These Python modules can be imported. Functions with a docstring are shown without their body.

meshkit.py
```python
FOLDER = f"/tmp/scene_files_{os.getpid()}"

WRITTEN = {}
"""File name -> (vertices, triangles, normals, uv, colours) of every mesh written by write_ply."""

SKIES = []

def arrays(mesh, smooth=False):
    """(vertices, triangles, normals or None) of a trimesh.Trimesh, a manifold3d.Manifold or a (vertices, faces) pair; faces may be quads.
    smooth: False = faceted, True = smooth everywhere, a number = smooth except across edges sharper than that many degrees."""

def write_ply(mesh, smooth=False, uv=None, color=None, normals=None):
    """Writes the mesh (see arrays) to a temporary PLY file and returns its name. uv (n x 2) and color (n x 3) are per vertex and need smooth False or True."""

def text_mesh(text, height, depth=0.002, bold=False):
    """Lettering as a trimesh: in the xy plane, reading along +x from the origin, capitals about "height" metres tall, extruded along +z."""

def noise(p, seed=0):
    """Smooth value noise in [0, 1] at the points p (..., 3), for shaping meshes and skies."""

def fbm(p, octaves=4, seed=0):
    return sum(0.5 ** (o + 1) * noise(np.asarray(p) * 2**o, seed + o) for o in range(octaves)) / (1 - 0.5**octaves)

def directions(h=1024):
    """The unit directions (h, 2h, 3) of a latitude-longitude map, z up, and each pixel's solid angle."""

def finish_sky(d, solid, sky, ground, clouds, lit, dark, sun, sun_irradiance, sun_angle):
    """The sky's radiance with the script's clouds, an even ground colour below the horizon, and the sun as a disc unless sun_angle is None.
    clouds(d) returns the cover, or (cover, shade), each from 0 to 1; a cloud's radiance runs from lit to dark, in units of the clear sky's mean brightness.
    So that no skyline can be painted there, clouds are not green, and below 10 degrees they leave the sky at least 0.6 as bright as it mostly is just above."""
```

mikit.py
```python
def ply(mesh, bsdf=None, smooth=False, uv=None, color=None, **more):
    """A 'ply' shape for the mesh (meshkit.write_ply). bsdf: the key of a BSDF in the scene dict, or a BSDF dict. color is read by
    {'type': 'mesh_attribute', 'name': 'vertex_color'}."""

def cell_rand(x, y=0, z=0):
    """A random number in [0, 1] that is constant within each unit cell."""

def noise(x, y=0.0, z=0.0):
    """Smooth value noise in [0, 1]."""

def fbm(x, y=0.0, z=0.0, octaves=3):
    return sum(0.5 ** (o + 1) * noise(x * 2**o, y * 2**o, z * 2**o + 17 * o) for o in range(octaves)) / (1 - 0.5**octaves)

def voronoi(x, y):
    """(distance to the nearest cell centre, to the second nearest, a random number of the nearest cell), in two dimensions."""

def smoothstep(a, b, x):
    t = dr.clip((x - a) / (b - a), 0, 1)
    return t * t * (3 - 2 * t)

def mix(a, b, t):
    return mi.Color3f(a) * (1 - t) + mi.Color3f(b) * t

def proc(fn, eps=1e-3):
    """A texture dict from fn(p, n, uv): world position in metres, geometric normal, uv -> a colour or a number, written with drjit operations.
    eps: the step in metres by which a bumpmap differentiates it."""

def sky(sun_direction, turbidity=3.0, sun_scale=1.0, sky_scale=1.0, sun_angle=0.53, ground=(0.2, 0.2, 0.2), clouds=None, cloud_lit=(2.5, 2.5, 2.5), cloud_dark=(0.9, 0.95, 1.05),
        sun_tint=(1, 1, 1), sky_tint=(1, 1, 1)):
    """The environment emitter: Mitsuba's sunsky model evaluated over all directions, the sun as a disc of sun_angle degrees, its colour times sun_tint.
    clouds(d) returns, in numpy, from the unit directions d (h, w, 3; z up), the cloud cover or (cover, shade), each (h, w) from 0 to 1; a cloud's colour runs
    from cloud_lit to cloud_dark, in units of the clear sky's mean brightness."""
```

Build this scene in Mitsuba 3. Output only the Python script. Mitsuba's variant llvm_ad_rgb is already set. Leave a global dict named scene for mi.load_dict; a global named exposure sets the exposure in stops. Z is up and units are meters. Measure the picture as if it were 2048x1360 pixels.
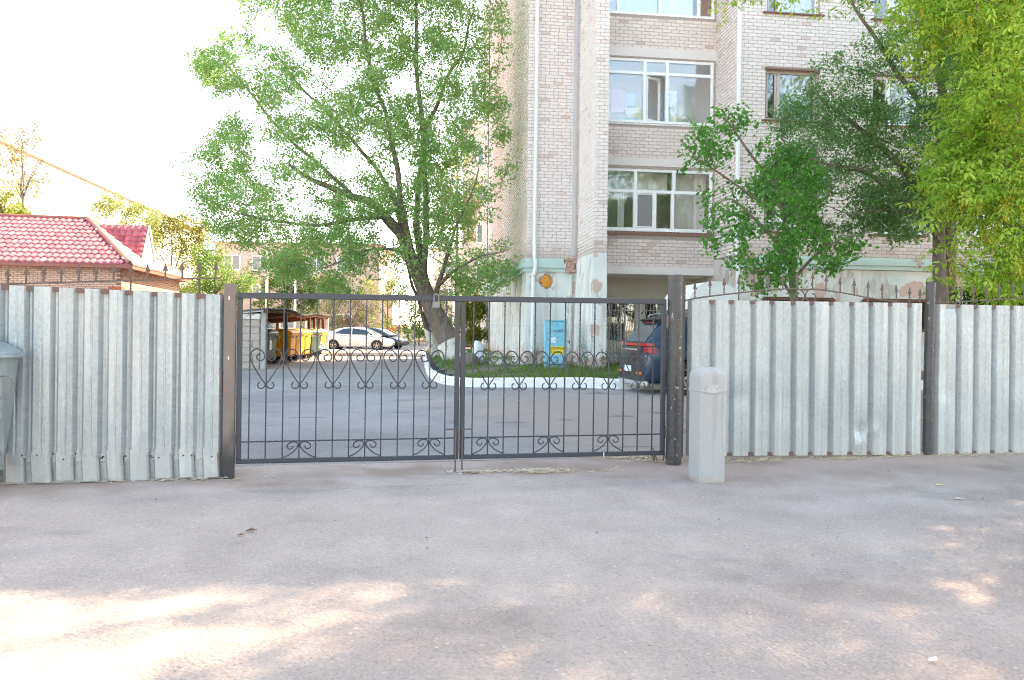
import math, random
import numpy as np
import trimesh
import mitsuba as mi
import mikit
import meshkit
import manifold3d as m3
import drjit as dr
from shapely.geometry import Polygon
from mikit import noise, fbm, voronoi, cell_rand, smoothstep, mix, proc

T = mi.ScalarTransform4f
scene, labels = {}, {}
rng = np.random.default_rng(7)
RN = random.Random(11)

# ------------------------------------------------------------------ camera, sky, exposure
CAM_H, FOC, HORIZON, ROLL = 1.5, 1500.0, 658.0, 0.012
scene['camera'] = {'type': 'perspective', 'fov': 2 * math.degrees(math.atan(1024 / FOC)), 'fov_axis': 'x',
                   'principal_point_offset_x': 0.0, 'principal_point_offset_y': (680.0 - HORIZON) / 1360.0,
                   'near_clip': 0.05, 'far_clip': 2000.0,
                   'to_world': T().look_at(origin=[0, 0, CAM_H], target=[0, 1, CAM_H], up=[-ROLL, 0, 1])}
SUN_AZ, SUN_EL = math.radians(48.0), math.radians(40.0)
scene['sky'] = mikit.sky((math.cos(SUN_AZ) * math.cos(SUN_EL), math.sin(SUN_AZ) * math.cos(SUN_EL), math.sin(SUN_EL)),
                         turbidity=4.0, sun_scale=0.6, sky_scale=1.0, sun_angle=0.53, sky_tint=(1.25, 1.0, 0.75), sun_tint=(1.0, 0.93, 0.82))
exposure = 4.75


# ------------------------------------------------------------------ where a point of the street stands
def ray(x, y):
    u, v = x - 1024.0, y - HORIZON
    return (u + ROLL * v) / FOC, (v - ROLL * u) / FOC


def P(x, y, Y):
    a, b = ray(x, y)
    return np.array([a * Y, Y, CAM_H - b * Y])


def on_ground(x, y, z=0.0):
    a, b = ray(x, y)
    Y = (CAM_H - z) / b
    return np.array([a * Y, Y, z])


def on_wall(x, y, o, d):
    a, b = ray(x, y)
    s, Y = np.linalg.solve(np.array([[d[0], -a], [d[1], -1.0]]), -np.array(o, float))
    return s, CAM_H - b * Y


FO, FD = np.array([-2.71, 7.4]), np.array([0.9776, 0.2106])       # the fence and gate line
FN = np.array([FD[1], -FD[0]])                                    # towards the street
FAX = np.array([[FD[0], FD[1], 0], [FN[0], FN[1], 0], [0, 0, 1.0]])
BO, B1, B2 = np.array([2.23, 20.5]), np.array([0.9932, 0.1165]), np.array([-0.1165, 0.9932])   # the brick building
BAX = np.array([[B1[0], B1[1], 0], [B2[0], B2[1], 0], [0, 0, 1.0]])


def fp(s, n, z):
    q = FO + FD * s + FN * n
    return np.array([q[0], q[1], z])


def bp(s, t, z):
    q = BO + B1 * s + B2 * t
    return np.array([q[0], q[1], z])


def fs(x, y):
    return on_wall(x, y, FO, FD)


# ------------------------------------------------------------------ mesh helpers
class MB:
    def __init__(self):
        self.v, self.f, self.c, self.n = [], [], [], 0

    def raw(self, V, F, col=None):
        V, F = np.asarray(V, float), np.asarray(F, int)
        if F.shape[1] == 4:
            F = np.vstack([F[:, [0, 1, 2]], F[:, [0, 2, 3]]])
        self.v.append(V)
        self.f.append(F + self.n)
        self.n += len(V)
        self.c.append(np.broadcast_to(np.asarray((.5, .5, .5) if col is None else col, float), (len(V), 3)))
        return self

    BF = np.array([[0, 1, 3, 2], [4, 6, 7, 5], [0, 4, 5, 1], [2, 3, 7, 6], [0, 2, 6, 4], [1, 5, 7, 3]])
    BV = np.array([[x, y, z] for x in (-.5, .5) for y in (-.5, .5) for z in (-.5, .5)])

    def box(self, c, size, ax=np.eye(3), col=None):
        return self.raw((self.BV * np.asarray(size, float)) @ np.asarray(ax) + np.asarray(c, float), self.BF, col)

    def cbox(self, c, size, ch, ax=np.eye(3), col=None):
        h, P_ = np.asarray(size, float) / 2, []
        for sx in (-1, 1):
            for sy in (-1, 1):
                for sz in (-1, 1):
                    for k in range(3):
                        q = h - ch
                        q[k] = h[k]
                        P_.append(q * (sx, sy, sz))
        m = trimesh.convex.convex_hull(np.array(P_))
        return self.raw(np.array(m.vertices) @ np.asarray(ax) + np.asarray(c, float), m.faces, col)

    def beam(self, p, q, w, h, up=(0, 0, 1), col=None, ch=0):
        p, q = np.asarray(p, float), np.asarray(q, float)
        d = q - p
        L = np.linalg.norm(d)
        d /= L
        a = np.cross(up, d)
        if np.linalg.norm(a) < 1e-6:
            a = np.cross((0, 1, 0), d)
        a /= np.linalg.norm(a)
        b = np.cross(d, a)
        ax = np.array([d, a, b])
        return self.cbox((p + q) / 2, (L, w, h), ch, ax, col) if ch else self.box((p + q) / 2, (L, w, h), ax, col)

    def tube(self, pts, r, k=8, col=None, caps=True):
        p = np.asarray(pts, float)
        n = len(p)
        r = np.broadcast_to(np.asarray(r, float), (n,))
        t = np.gradient(p, axis=0)
        t /= np.linalg.norm(t, axis=1, keepdims=True) + 1e-12
        ref = np.array([0, 0, 1.0]) if abs(t[0][2]) < .9 else np.array([1.0, 0, 0])
        A, B = [], []
        for i in range(n):
            a = ref - t[i] * (ref @ t[i])
            a /= np.linalg.norm(a) + 1e-12
            ref = a
            A.append(a)
            B.append(np.cross(t[i], a))
        A, B = np.array(A), np.array(B)
        ang = np.arange(k) * 2 * math.pi / k
        V = (p[:, None] + r[:, None, None] * (np.cos(ang)[None, :, None] * A[:, None] + np.sin(ang)[None, :, None] * B[:, None])).reshape(-1, 3)
        i, j = np.meshgrid(np.arange(n - 1), np.arange(k), indexing='ij')
        q = np.stack([i * k + j, i * k + (j + 1) % k, (i + 1) * k + (j + 1) % k, (i + 1) * k + j], -1).reshape(-1, 4)
        F = np.vstack([q[:, [0, 1, 2]], q[:, [0, 2, 3]]])
        if caps:
            V = np.vstack([V, p[0], p[-1]])
            a = np.arange(k)
            F = np.vstack([F, np.stack([(a + 1) % k, a, a * 0 + n * k], 1), np.stack([(n - 1) * k + a, (n - 1) * k + (a + 1) % k, a * 0 + n * k + 1], 1)])
        return self.raw(V, F, col)

    def lathe(self, prof, o, ax=np.eye(3), k=24, col=None):
        prof = np.asarray(prof, float)
        n = len(prof)
        a = np.arange(k) * 2 * math.pi / k
        V = np.stack([prof[:, None, 0] * np.cos(a), prof[:, None, 0] * np.sin(a), np.broadcast_to(prof[:, None, 1], (n, k))], -1).reshape(-1, 3)
        i, j = np.meshgrid(np.arange(n - 1), np.arange(k), indexing='ij')
        q = np.stack([i * k + j, i * k + (j + 1) % k, (i + 1) * k + (j + 1) % k, (i + 1) * k + j], -1).reshape(-1, 4)
        return self.raw(V @ np.asarray(ax) + np.asarray(o, float), q, col)

    def ext(self, poly, depth, o=(0, 0, 0), ax=np.eye(3), col=None):
        m = trimesh.creation.extrude_polygon(poly if isinstance(poly, Polygon) else Polygon(poly), depth, engine='earcut')
        return self.raw(np.array(m.vertices) @ np.asarray(ax) + np.asarray(o, float), m.faces, col)

    def grid(self, Pts, col=None):
        Pts = np.asarray(Pts, float)
        n, k = Pts.shape[:2]
        i, j = np.meshgrid(np.arange(n - 1), np.arange(k - 1), indexing='ij')
        q = np.stack([i * k + j, i * k + j + 1, (i + 1) * k + j + 1, (i + 1) * k + j], -1).reshape(-1, 4)
        return self.raw(Pts.reshape(-1, 3), q, col)

    def loft(self, secs, col=None):
        S = np.asarray(secs, float)
        n, k = S.shape[:2]
        i, j = np.meshgrid(np.arange(n - 1), np.arange(k), indexing='ij')
        q = np.stack([i * k + j, i * k + (j + 1) % k, (i + 1) * k + (j + 1) % k, (i + 1) * k + j], -1).reshape(-1, 4)
        F = np.vstack([q[:, [0, 1, 2]], q[:, [0, 2, 3]]])
        V = np.vstack([S.reshape(-1, 3), S[0].mean(0), S[-1].mean(0)])
        a = np.arange(k)
        F = np.vstack([F, np.stack([(a + 1) % k, a, a * 0 + n * k], 1), np.stack([(n - 1) * k + a, (n - 1) * k + (a + 1) % k, a * 0 + n * k + 1], 1)])
        return self.raw(V, F, col)

    def get(self):
        return np.vstack(self.v), np.vstack(self.f), np.vstack(self.c)


used = {}


def numbered(key):
    n = used.get(key, 0)
    used[key] = n + 1
    return key if n == 0 else f'{key}_{n:03d}'


def tag(key, label=None, cat=None, group=None, kind=None):
    d = {k: v for k, v in (('label', label), ('category', cat), ('group', group), ('kind', kind)) if v}
    if d:
        labels[key] = d


def thing(name, label, cat, group=None):
    key = numbered(name)
    tag(key, label, cat, group)
    return key


def add(name, mesh, bsdf, parent=None, smooth=False, label=None, cat=None, group=None, kind=None, vc=False):
    key = numbered(f'{parent}__{name}' if parent else name)
    V, F, C = mesh.get() if isinstance(mesh, MB) else (mesh[0], mesh[1], None)
    scene[key] = mikit.ply((V, F), bsdf, smooth=smooth, color=C if vc else None)
    tag(key, label, cat, group, kind)
    return key


def smooth_line(pts, n=6):
    p = np.asarray(pts, float)
    q = np.vstack([2 * p[0] - p[1], p, 2 * p[-1] - p[-2]])
    out = []
    for i in range(1, len(q) - 2):
        for t in np.arange(n) / n:
            out.append(.5 * (2 * q[i] + (q[i + 1] - q[i - 1]) * t + (2 * q[i - 1] - 5 * q[i] + 4 * q[i + 1] - q[i + 2]) * t * t + (3 * q[i] - q[i - 1] - 3 * q[i + 1] + q[i + 2]) * t ** 3))
    out.append(p[-1])
    return np.array(out)


# ------------------------------------------------------------------ materials
def prin(key, col, rough=.6, metal=0.0, spec=.5, bump=None, bscale=1.0, **kw):
    d = {'type': 'principled', 'base_color': col if isinstance(col, dict) else {'type': 'rgb', 'value': list(col)},
         'roughness': rough, 'metallic': metal, 'specular': spec, **kw}
    if bump is not None:
        d = {'type': 'bumpmap', 'arbitrary': proc(bump, 2e-3), 'scale': bscale, 'bsdf': d}
    scene[key] = {'type': 'twosided', 'bsdf': d}
    return key


VC = {'type': 'mesh_attribute', 'name': 'vertex_color'}


def f_asphalt(p, n, uv):
    a = fbm(p.x * .55, p.y * .55, 3.0, octaves=4)
    b = fbm(p.x * 3.1, p.y * 3.1, 9.0, octaves=3)
    g = noise(p.x * 95, p.y * 95, 2.0)
    d1, d2, w = voronoi(p.x * 34, p.y * 34)
    d1b, d2b, wb = voronoi(p.x * 17 + 31, p.y * 17)
    c = mix((.280, .227, .207), (.336, .282, .256), smoothstep(.3, .7, a))
    c = c * (.80 + .24 * b + .26 * (g - .3))
    worn = smoothstep(.42, .62, fbm(p.x * .8 + 7, p.y * .8, 1.0))
    c = mix(c, (.39, .35, .325), smoothstep(.30, .16, d1) * dr.select(w > .86, 1.0, 0.0) * (.2 + .5 * worn))
    c = mix(c, (.09, .085, .09), smoothstep(.26, .14, d1) * dr.select(w < .09, .40, 0.0))
    c = mix(c, (.48, .43, .39), smoothstep(.2, .12, d1b) * dr.select(wb > .96, .5, 0.0))
    fdist = (p.x + 2.71) * FN[0] + (p.y - 7.4) * FN[1]
    sfen = (p.x + 2.71) * FD[0] + (p.y - 7.4) * FD[1]
    wid = .55 + 1.5 * smoothstep(3.2, 6.0, sfen) + .5 * smoothstep(0, -2, sfen)
    dirt = smoothstep(wid, 0, dr.abs(fdist) + .8 * (b - .5)) * dr.select(fdist > -.6, 1.0, 0.0)
    c = mix(c, mix((.24, .175, .145), (.34, .265, .23), b), .85 * dirt)
    stn = smoothstep(.60, .72, fbm(p.x * .9 + 11, p.y * 1.3 + 5, 4.0, octaves=4))
    c = c * (1 - .16 * stn)
    lane = smoothstep(.5, .62, fbm((p.x * FD[0] + p.y * FD[1]) * .12 + 3, fdist * 1.1, 8.0, octaves=3))
    c = mix(c, c * mi.Color3f(1.09, 1.06, 1.04), lane)
    seam = dr.abs(fdist - .62 - .22 * (a - .5) - .05 * b) 
    c = c * (1 - .28 * smoothstep(.012, .003, seam) * smoothstep(-.2, .4, sfen) * smoothstep(4.0, 3.2, sfen))
    return c


def f_asphalt_b(p, n, uv):
    return .006 * noise(p.x * 75, p.y * 75, 1.0) + .008 * noise(p.x * 9, p.y * 9, 0.0)


def f_yard(p, n, uv):
    a = fbm(p.x * .4, p.y * .4, 5.0, octaves=4)
    b = fbm(p.x * 2.3, p.y * 2.3, 9.0, octaves=4)
    c = mix((.205, .187, .187), (.256, .234, .228), smoothstep(.3, .7, a)) * (.86 + .28 * b)
    g = noise(p.x * 40, p.y * 40, 2.0)
    c = c * (.92 + .16 * g)
    fdist = -((p.x + 2.71) * FN[0] + (p.y - 7.4) * FN[1])
    c = mix(c, (.32, .27, .24), .55 * smoothstep(1.0, 0.1, fdist + 1.2 * (b - .5)))
    sfen = (p.x + 2.71) * FD[0] + (p.y - 7.4) * FD[1]
    c = mix(c, (.30, .235, .20), .7 * smoothstep(3.3, 4.8, sfen + .22 * fdist + 1.0 * (b - .5)) * smoothstep(9, 5, fdist))
    st = smoothstep(.74, .79, fbm(p.x * 1.1 + 4, p.y * 3.0, 2.0, octaves=4))
    return mix(c, (.08, .07, .07), .5 * st)


def f_zinc(p, n, uv):
    s = p.x * FD[0] + p.y * FD[1]
    q = p.x * FN[0] + p.y * FN[1]
    d1, d2, w = voronoi(s * 75 + q * 31, p.z * 75)
    d3, d4, w2 = voronoi(s * 34 + q * 11 + 9, p.z * 34)
    a = fbm(s * 2.2, p.z * .7, 2.0)
    c = mix((.285, .31, .32), (.47, .49, .49), .30 * w + .22 * w2 + .30 * a + .12)
    streak = smoothstep(.52, .72, fbm(s * 14, p.z * .5, 7.0))
    c = mix(c, (.64, .63, .60), .30 * streak)
    dust = smoothstep(.55, 0.0, p.z + .3 * (a - .5))
    return mix(c, (.55, .50, .46), .35 * dust)


def f_zinc_r(p, n, uv):
    s = p.x * FD[0] + p.y * FD[1]
    return .34 + .22 * noise(s * 75, p.z * 75)


def f_zinc_b(p, n, uv):
    s = p.x * FD[0] + p.y * FD[1]
    return .012 * noise(s * 5, p.z * 3.0, 1.0) + .0012 * noise(s * 60, p.z * 60, 4.0)


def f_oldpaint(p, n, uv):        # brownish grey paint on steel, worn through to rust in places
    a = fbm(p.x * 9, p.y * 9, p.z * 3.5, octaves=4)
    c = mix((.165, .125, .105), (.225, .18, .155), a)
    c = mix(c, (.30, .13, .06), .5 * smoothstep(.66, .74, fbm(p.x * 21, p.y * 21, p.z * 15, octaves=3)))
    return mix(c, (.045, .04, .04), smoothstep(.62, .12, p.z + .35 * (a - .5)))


def f_blackpipe(p, n, uv):
    a = fbm(p.x * 14, p.y * 14, p.z * 6, octaves=4)
    c = mix((.028, .027, .03), (.075, .068, .066), a)
    chip = smoothstep(.735, .77, fbm(p.x * 30 + 5, p.y * 30, p.z * 16, octaves=3))
    return mix(c, (.34, .29, .26), .75 * chip)


def f_blackpipe_b(p, n, uv):
    return .004 * noise(p.x * 60, p.y * 60, p.z * 40)


def f_plinth(p, n, uv):
    s = (p.x - 2.23) * B1[0] + (p.y - 20.5) * B1[1] + ((p.x - 2.23) * B2[0] + (p.y - 20.5) * B2[1]) * 1.3
    a = fbm(s * 1.1, p.z * .9, 2.0, octaves=4)
    st = fbm(s * 6.5, p.z * .55, 4.0, octaves=4)
    c = mix((.60, .63, .60), (.70, .685, .655), smoothstep(.35, .65, a))
    c = mix(c, (.50, .58, .57), .5 * smoothstep(.5, .7, fbm(s * .8 + 9, p.z * .5, 1.0)))
    c = mix(c, (.50, .40, .33), .42 * smoothstep(.55, .72, st))
    fl = smoothstep(.63, .66, fbm(s * 5, p.z * 2.2, 11.0, octaves=5))
    c = mix(c, (.42, .38, .33), .6 * fl)
    low = smoothstep(.50, .53, fbm(s * 1.3 + 3, p.z * 1.1, 8.0, octaves=4) + .34 * smoothstep(1.2, .35, p.z) - .20)
    c = mix(c, mix((.56, .40, .32), (.50, .42, .38), st), low)
    jl = dr.abs(dr.abs(p.z - 1.62) - .0) < .006
    return dr.select(jl, c * .75, c)


def f_plinth_b(p, n, uv):
    return .012 * fbm(p.x * 7, p.y * 7, p.z * 5, octaves=4) + .003 * noise(p.x * 60, p.y * 60, p.z * 60)


def f_mint(p, n, uv):
    a = fbm(p.x * 4, p.y * 4, p.z * 6, octaves=4)
    return mix(mix((.42, .55, .50), (.54, .62, .57), a), (.40, .30, .25), smoothstep(.60, .70, fbm(p.x * 3 + 8, p.y * 3, p.z * 2.5, octaves=4)))


def f_concrete(p, n, uv):
    a = fbm(p.x * 2.2, p.y * 2.2, p.z * 8, octaves=4)
    c = mix((.58, .525, .48), (.68, .635, .595), a)
    return mix(c, (.40, .28, .22), .45 * smoothstep(.58, .7, fbm(p.x * 5 + 3, p.y * 5, p.z * 4, octaves=3)))


def f_bark(p, n, uv):
    a = fbm(p.x * 18, p.y * 18, p.z * 4, octaves=4)
    c = mix((.115, .088, .072), (.29, .235, .20), a)
    return c


def f_bark_b(p, n, uv):
    return .03 * noise(p.x * 26, p.y * 26, p.z * 6)


def f_whitewash(p, n, uv):
    a = fbm(p.x * 9, p.y * 9, p.z * 7, octaves=4)
    return mix((.66, .63, .58), (.40, .34, .29), smoothstep(.55, .7, a))


def f_kerb(p, n, uv):
    a = fbm(p.x * 3, p.y * 3, p.z * 9, octaves=4)
    return mix((.80, .785, .765), (.58, .53, .49), smoothstep(.56, .74, a))


def f_pavers(p, n, uv):
    a = fbm(p.x * .8, p.y * .8, 1.0)
    return mix((.34, .30, .27), (.43, .39, .36), a) * (.9 + .2 * cell_rand(p.x * 4, p.y * 8))


def f_soil(p, n, uv):
    a = fbm(p.x * 3, p.y * 3, 2.0, octaves=4)
    return mix((.10, .085, .06), (.20, .165, .13), a)


def f_cabinet(p, n, uv):
    a = fbm(p.x * 8, p.y * 8, p.z * 4, octaves=4)
    c = mix((.155, .45, .60), (.25, .56, .68), a)
    rust = smoothstep(.62, .7, fbm(p.x * 25, p.y * 25, p.z * 14, octaves=3) + .2 * smoothstep(.75, .45, p.z))
    return mix(c, (.20, .14, .11), .55 * rust)


def f_stone(p, n, uv):
    a = fbm(p.x * 6, p.y * 6, p.z * 9, octaves=4)
    return mix((.40, .335, .29), (.56, .49, .435), a)


def f_rustwood(p, n, uv):
    a = fbm(p.x * 8, p.y * 8, p.z * 3, octaves=4)
    return mix((.085, .045, .032), (.19, .10, .07), a)


def f_greybox(p, n, uv):
    a = fbm(p.x * 2.5, p.y * 2.5, p.z * 1.4, octaves=4)
    c = mix((.37, .35, .335), (.42, .40, .385), a)
    c = c * (1 - .14 * smoothstep(.55, .75, fbm(p.x * 16 + p.y * 13, p.z * .9, 2.0)))
    return mix(c, (.42, .30, .24), .6 * smoothstep(.60, .72, fbm(p.x * 22, p.y * 22, p.z * 22) + .25 * smoothstep(.10, 0, p.z)) * smoothstep(.12, .0, p.z))


prin('m_asphalt', proc(f_asphalt), .9, spec=.25, bump=f_asphalt_b)
prin('m_yard', proc(f_yard), .9, spec=.25)
prin('m_zinc', proc(f_zinc), proc(f_zinc_r), .45, bump=f_zinc_b)
prin('m_oldpaint', proc(f_oldpaint), .6, spec=.4)
prin('m_iron', (.038, .040, .05), .42, spec=.5)
prin('m_spear', (.135, .10, .085), .75, spec=.3)
prin('m_brownrail', (.15, .085, .07), .6)
prin('m_blackpipe', proc(f_blackpipe), .36, spec=.5, bump=f_blackpipe_b)
prin('m_brick', VC, .92, spec=.2)
prin('m_mortar', (.41, .335, .295), .95, spec=.1)
prin('m_plinth', proc(f_plinth), .85, spec=.25)
prin('m_mint', proc(f_mint), .8, spec=.3)
prin('m_concrete', proc(f_concrete), .9, spec=.2)
prin('m_band', (.74, .675, .635), .9, spec=.2)
prin('m_pvc', (.88, .88, .87), .35, spec=.5)
prin('m_oldframe', (.50, .44, .40), .6)
prin('m_sill', (.22, .12, .095), .55)
prin('m_dark', (.02, .02, .022), .6)
prin('m_room', (.62, .57, .52), .9, spec=.1)
prin('m_roomwhite', (.82, .82, .82), .9, spec=.1)
prin('m_curtain', VC, .9, spec=.1)
scene['m_glass'] = {'type': 'thindielectric', 'int_ior': 2.1, 'ext_ior': 1.0}
prin('m_bark', proc(f_bark), .9, spec=.2, bump=f_bark_b)
prin('m_paletwig', (.30, .25, .21), .9, spec=.2)
prin('m_twig', (.16, .125, .10), .9, spec=.2)
prin('m_whitewash', proc(f_whitewash), .9, spec=.15)
prin('m_kerb', proc(f_kerb), .8, spec=.25)
prin('m_pavers', proc(f_pavers), .9, spec=.2)
prin('m_soil', proc(f_soil), .95, spec=.1)
prin('m_cabinet', proc(f_cabinet), .5)
prin('m_stone', proc(f_stone), .9, spec=.2)
prin('m_rustwood', proc(f_rustwood), .85, spec=.2)
prin('m_greybox', proc(f_greybox), .55, spec=.3)
prin('m_greyplate', (.40, .39, .385), .35)
prin('m_vc', VC, .6, spec=.35)
prin('m_vcmat', VC, .9, spec=.1)
prin('m_metal', (.55, .55, .56), .35, .9)
prin('m_rubber', (.035, .034, .036), .8, spec=.3)
prin('m_white', (.80, .80, .79), .5)
scene['m_leaf'] = {'type': 'principledthin', 'base_color': VC, 'roughness': .5, 'spec_trans': 0.0, 'diff_trans': 1.1, 'eta': 1.4}
# ------------------------------------------------------------------ ground
def zyard(x, y):
    sx = np.clip((np.asarray(x) + 4) / 6, 0, 1)
    sy = np.clip((np.asarray(y) - 9.5) / 6.5, 0, 1)
    return .2 * sx * sx * (3 - 2 * sx) * sy * sy * (3 - 2 * sy)


ground = MB()
ground.raw([[-900, -900, -.06], [900, -900, -.06], [900, 900, -.06], [-900, 900, -.06]], [[0, 1, 2, 3]])
add('ground', ground, 'm_soil', kind='structure', label='dusty bare earth stretching away round the yard')

xs, ns = np.linspace(-26, 30, 113), np.concatenate([np.linspace(-.6, 3, 37), np.linspace(3.3, 26, 24)])
S, N = np.meshgrid(xs, ns)
g = np.stack([FO[0] + FD[0] * S + FN[0] * N, FO[1] + FD[1] * S + FN[1] * N, S * 0], -1)
berm = np.clip(1 - np.abs(N - .02) / .42, 0, 1) * np.clip((S - 4.3) / .5, 0, 1)
g[..., 2] = .05 * berm + .014 * (meshkit.fbm(np.stack([g[..., 0] * 1.1, g[..., 1] * 1.1, S * 0], -1), 3) - .5)
add('street', MB().grid(g), 'm_asphalt', smooth=True, kind='structure', label='worn grey asphalt in front of the fence')

xs, ys = np.linspace(-30, 26, 113), np.linspace(.6, 33, 70)
S, N = np.meshgrid(xs, ys)
g = np.stack([FO[0] + FD[0] * S - FN[0] * N, FO[1] + FD[1] * S - FN[1] * N, S * 0], -1)
g[..., 2] = zyard(g[..., 0], g[..., 1]) + .004
add('yard_road', MB().grid(g), 'm_yard', smooth=True, kind='structure', label='smooth grey asphalt of the yard behind the gate')

# far pavement in the sun, with its kerb, and the car park beyond
pv = MB()
pv.box((-14, 41.6, .07), (40, 5.2, .2))
add('pavement', pv, 'm_pavers', kind='structure', label='sunlit paved walk across the far side of the yard')
far_kerb = thing('far_kerb', 'low concrete kerb along the sunlit walk', 'kerb')
for k in range(24):
    m = MB()
    m.cbox((-19.2 + k * 1.0, 38.9, .08), (.985, .14, .22), .015)
    add('kerb_stone', m, 'm_concrete', far_kerb)
cp = MB()
cp.box((-14, 58, .03), (60, 27, .1))
add('car_park', cp, 'm_yard', kind='structure', label='far car park asphalt behind the walk')

# lawn in front of the building, held by a white painted kerb
KP = [on_ground(x, y, z) for x, y, z in [(843, 707, 0), (846, 717, 0), (848, 728, 0.02), (852, 744, .04), (862, 756, .06), (880, 764.5, .09), (905, 769, .11), (950, 772, .14), (1020, 774, .16), (1100, 775.5, .18), (1180, 777, .19), (1250, 779, .2)]]
KP = smooth_line([k[:2] for k in KP] + [np.array([5.5, 16.75]), np.array([12.0, 17.4]), np.array([17.0, 18.0])], 10)
seg = np.concatenate([[0], np.cumsum(np.linalg.norm(np.diff(KP, axis=0), axis=1))])
kerb = thing('lawn_kerb', 'white painted concrete kerb curving round the lawn', 'kerb')
cut = np.arange(0, seg[-1], 1.0)
for a, b in zip(cut[:-1], cut[1:]):
    ss = np.linspace(a + .008, b - .008, 6)
    q = np.stack([np.interp(ss, seg, KP[:, k]) for k in (0, 1)], 1)
    t = np.gradient(q, axis=0)
    t /= np.linalg.norm(t, axis=1, keepdims=True)
    inn = np.stack([-t[:, 1], t[:, 0]], 1)                 # towards the lawn
    z0 = zyard(q[:, 0], q[:, 1])
    jog = RN.uniform(-.012, .012)
    secs = []
    for i in range(len(q)):
        prof = [(0, -.05), (.012, .20), (.03, .225), (.13, .225), (.15, .20), (.15, -.05)]
        secs.append([[q[i, 0] + inn[i, 0] * (w + jog), q[i, 1] + inn[i, 1] * (w + jog), z0[i] + h + jog * .5] for w, h in prof])
    add('kerb_stone', MB().loft(secs), 'm_kerb', kerb, smooth=30)

lawn_edge = np.array([[*(KP[i] + np.array([.02, .05]))] for i in range(0, len(KP), 4)])
LP = Polygon(np.vstack([lawn_edge, [[17, 26], [-1.5, 42], [-5.2, 44.5]]]))


def zlawn(x, y):
    d = np.clip((np.asarray(y) - 17.2) / 3.5, 0, 1)
    return zyard(x, y) + .18 + .07 * d + .16 * np.clip((np.asarray(y) - 19) / 4, 0, 1) * np.clip((1.5 - np.asarray(x)) / 3, 0, 1)


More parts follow.
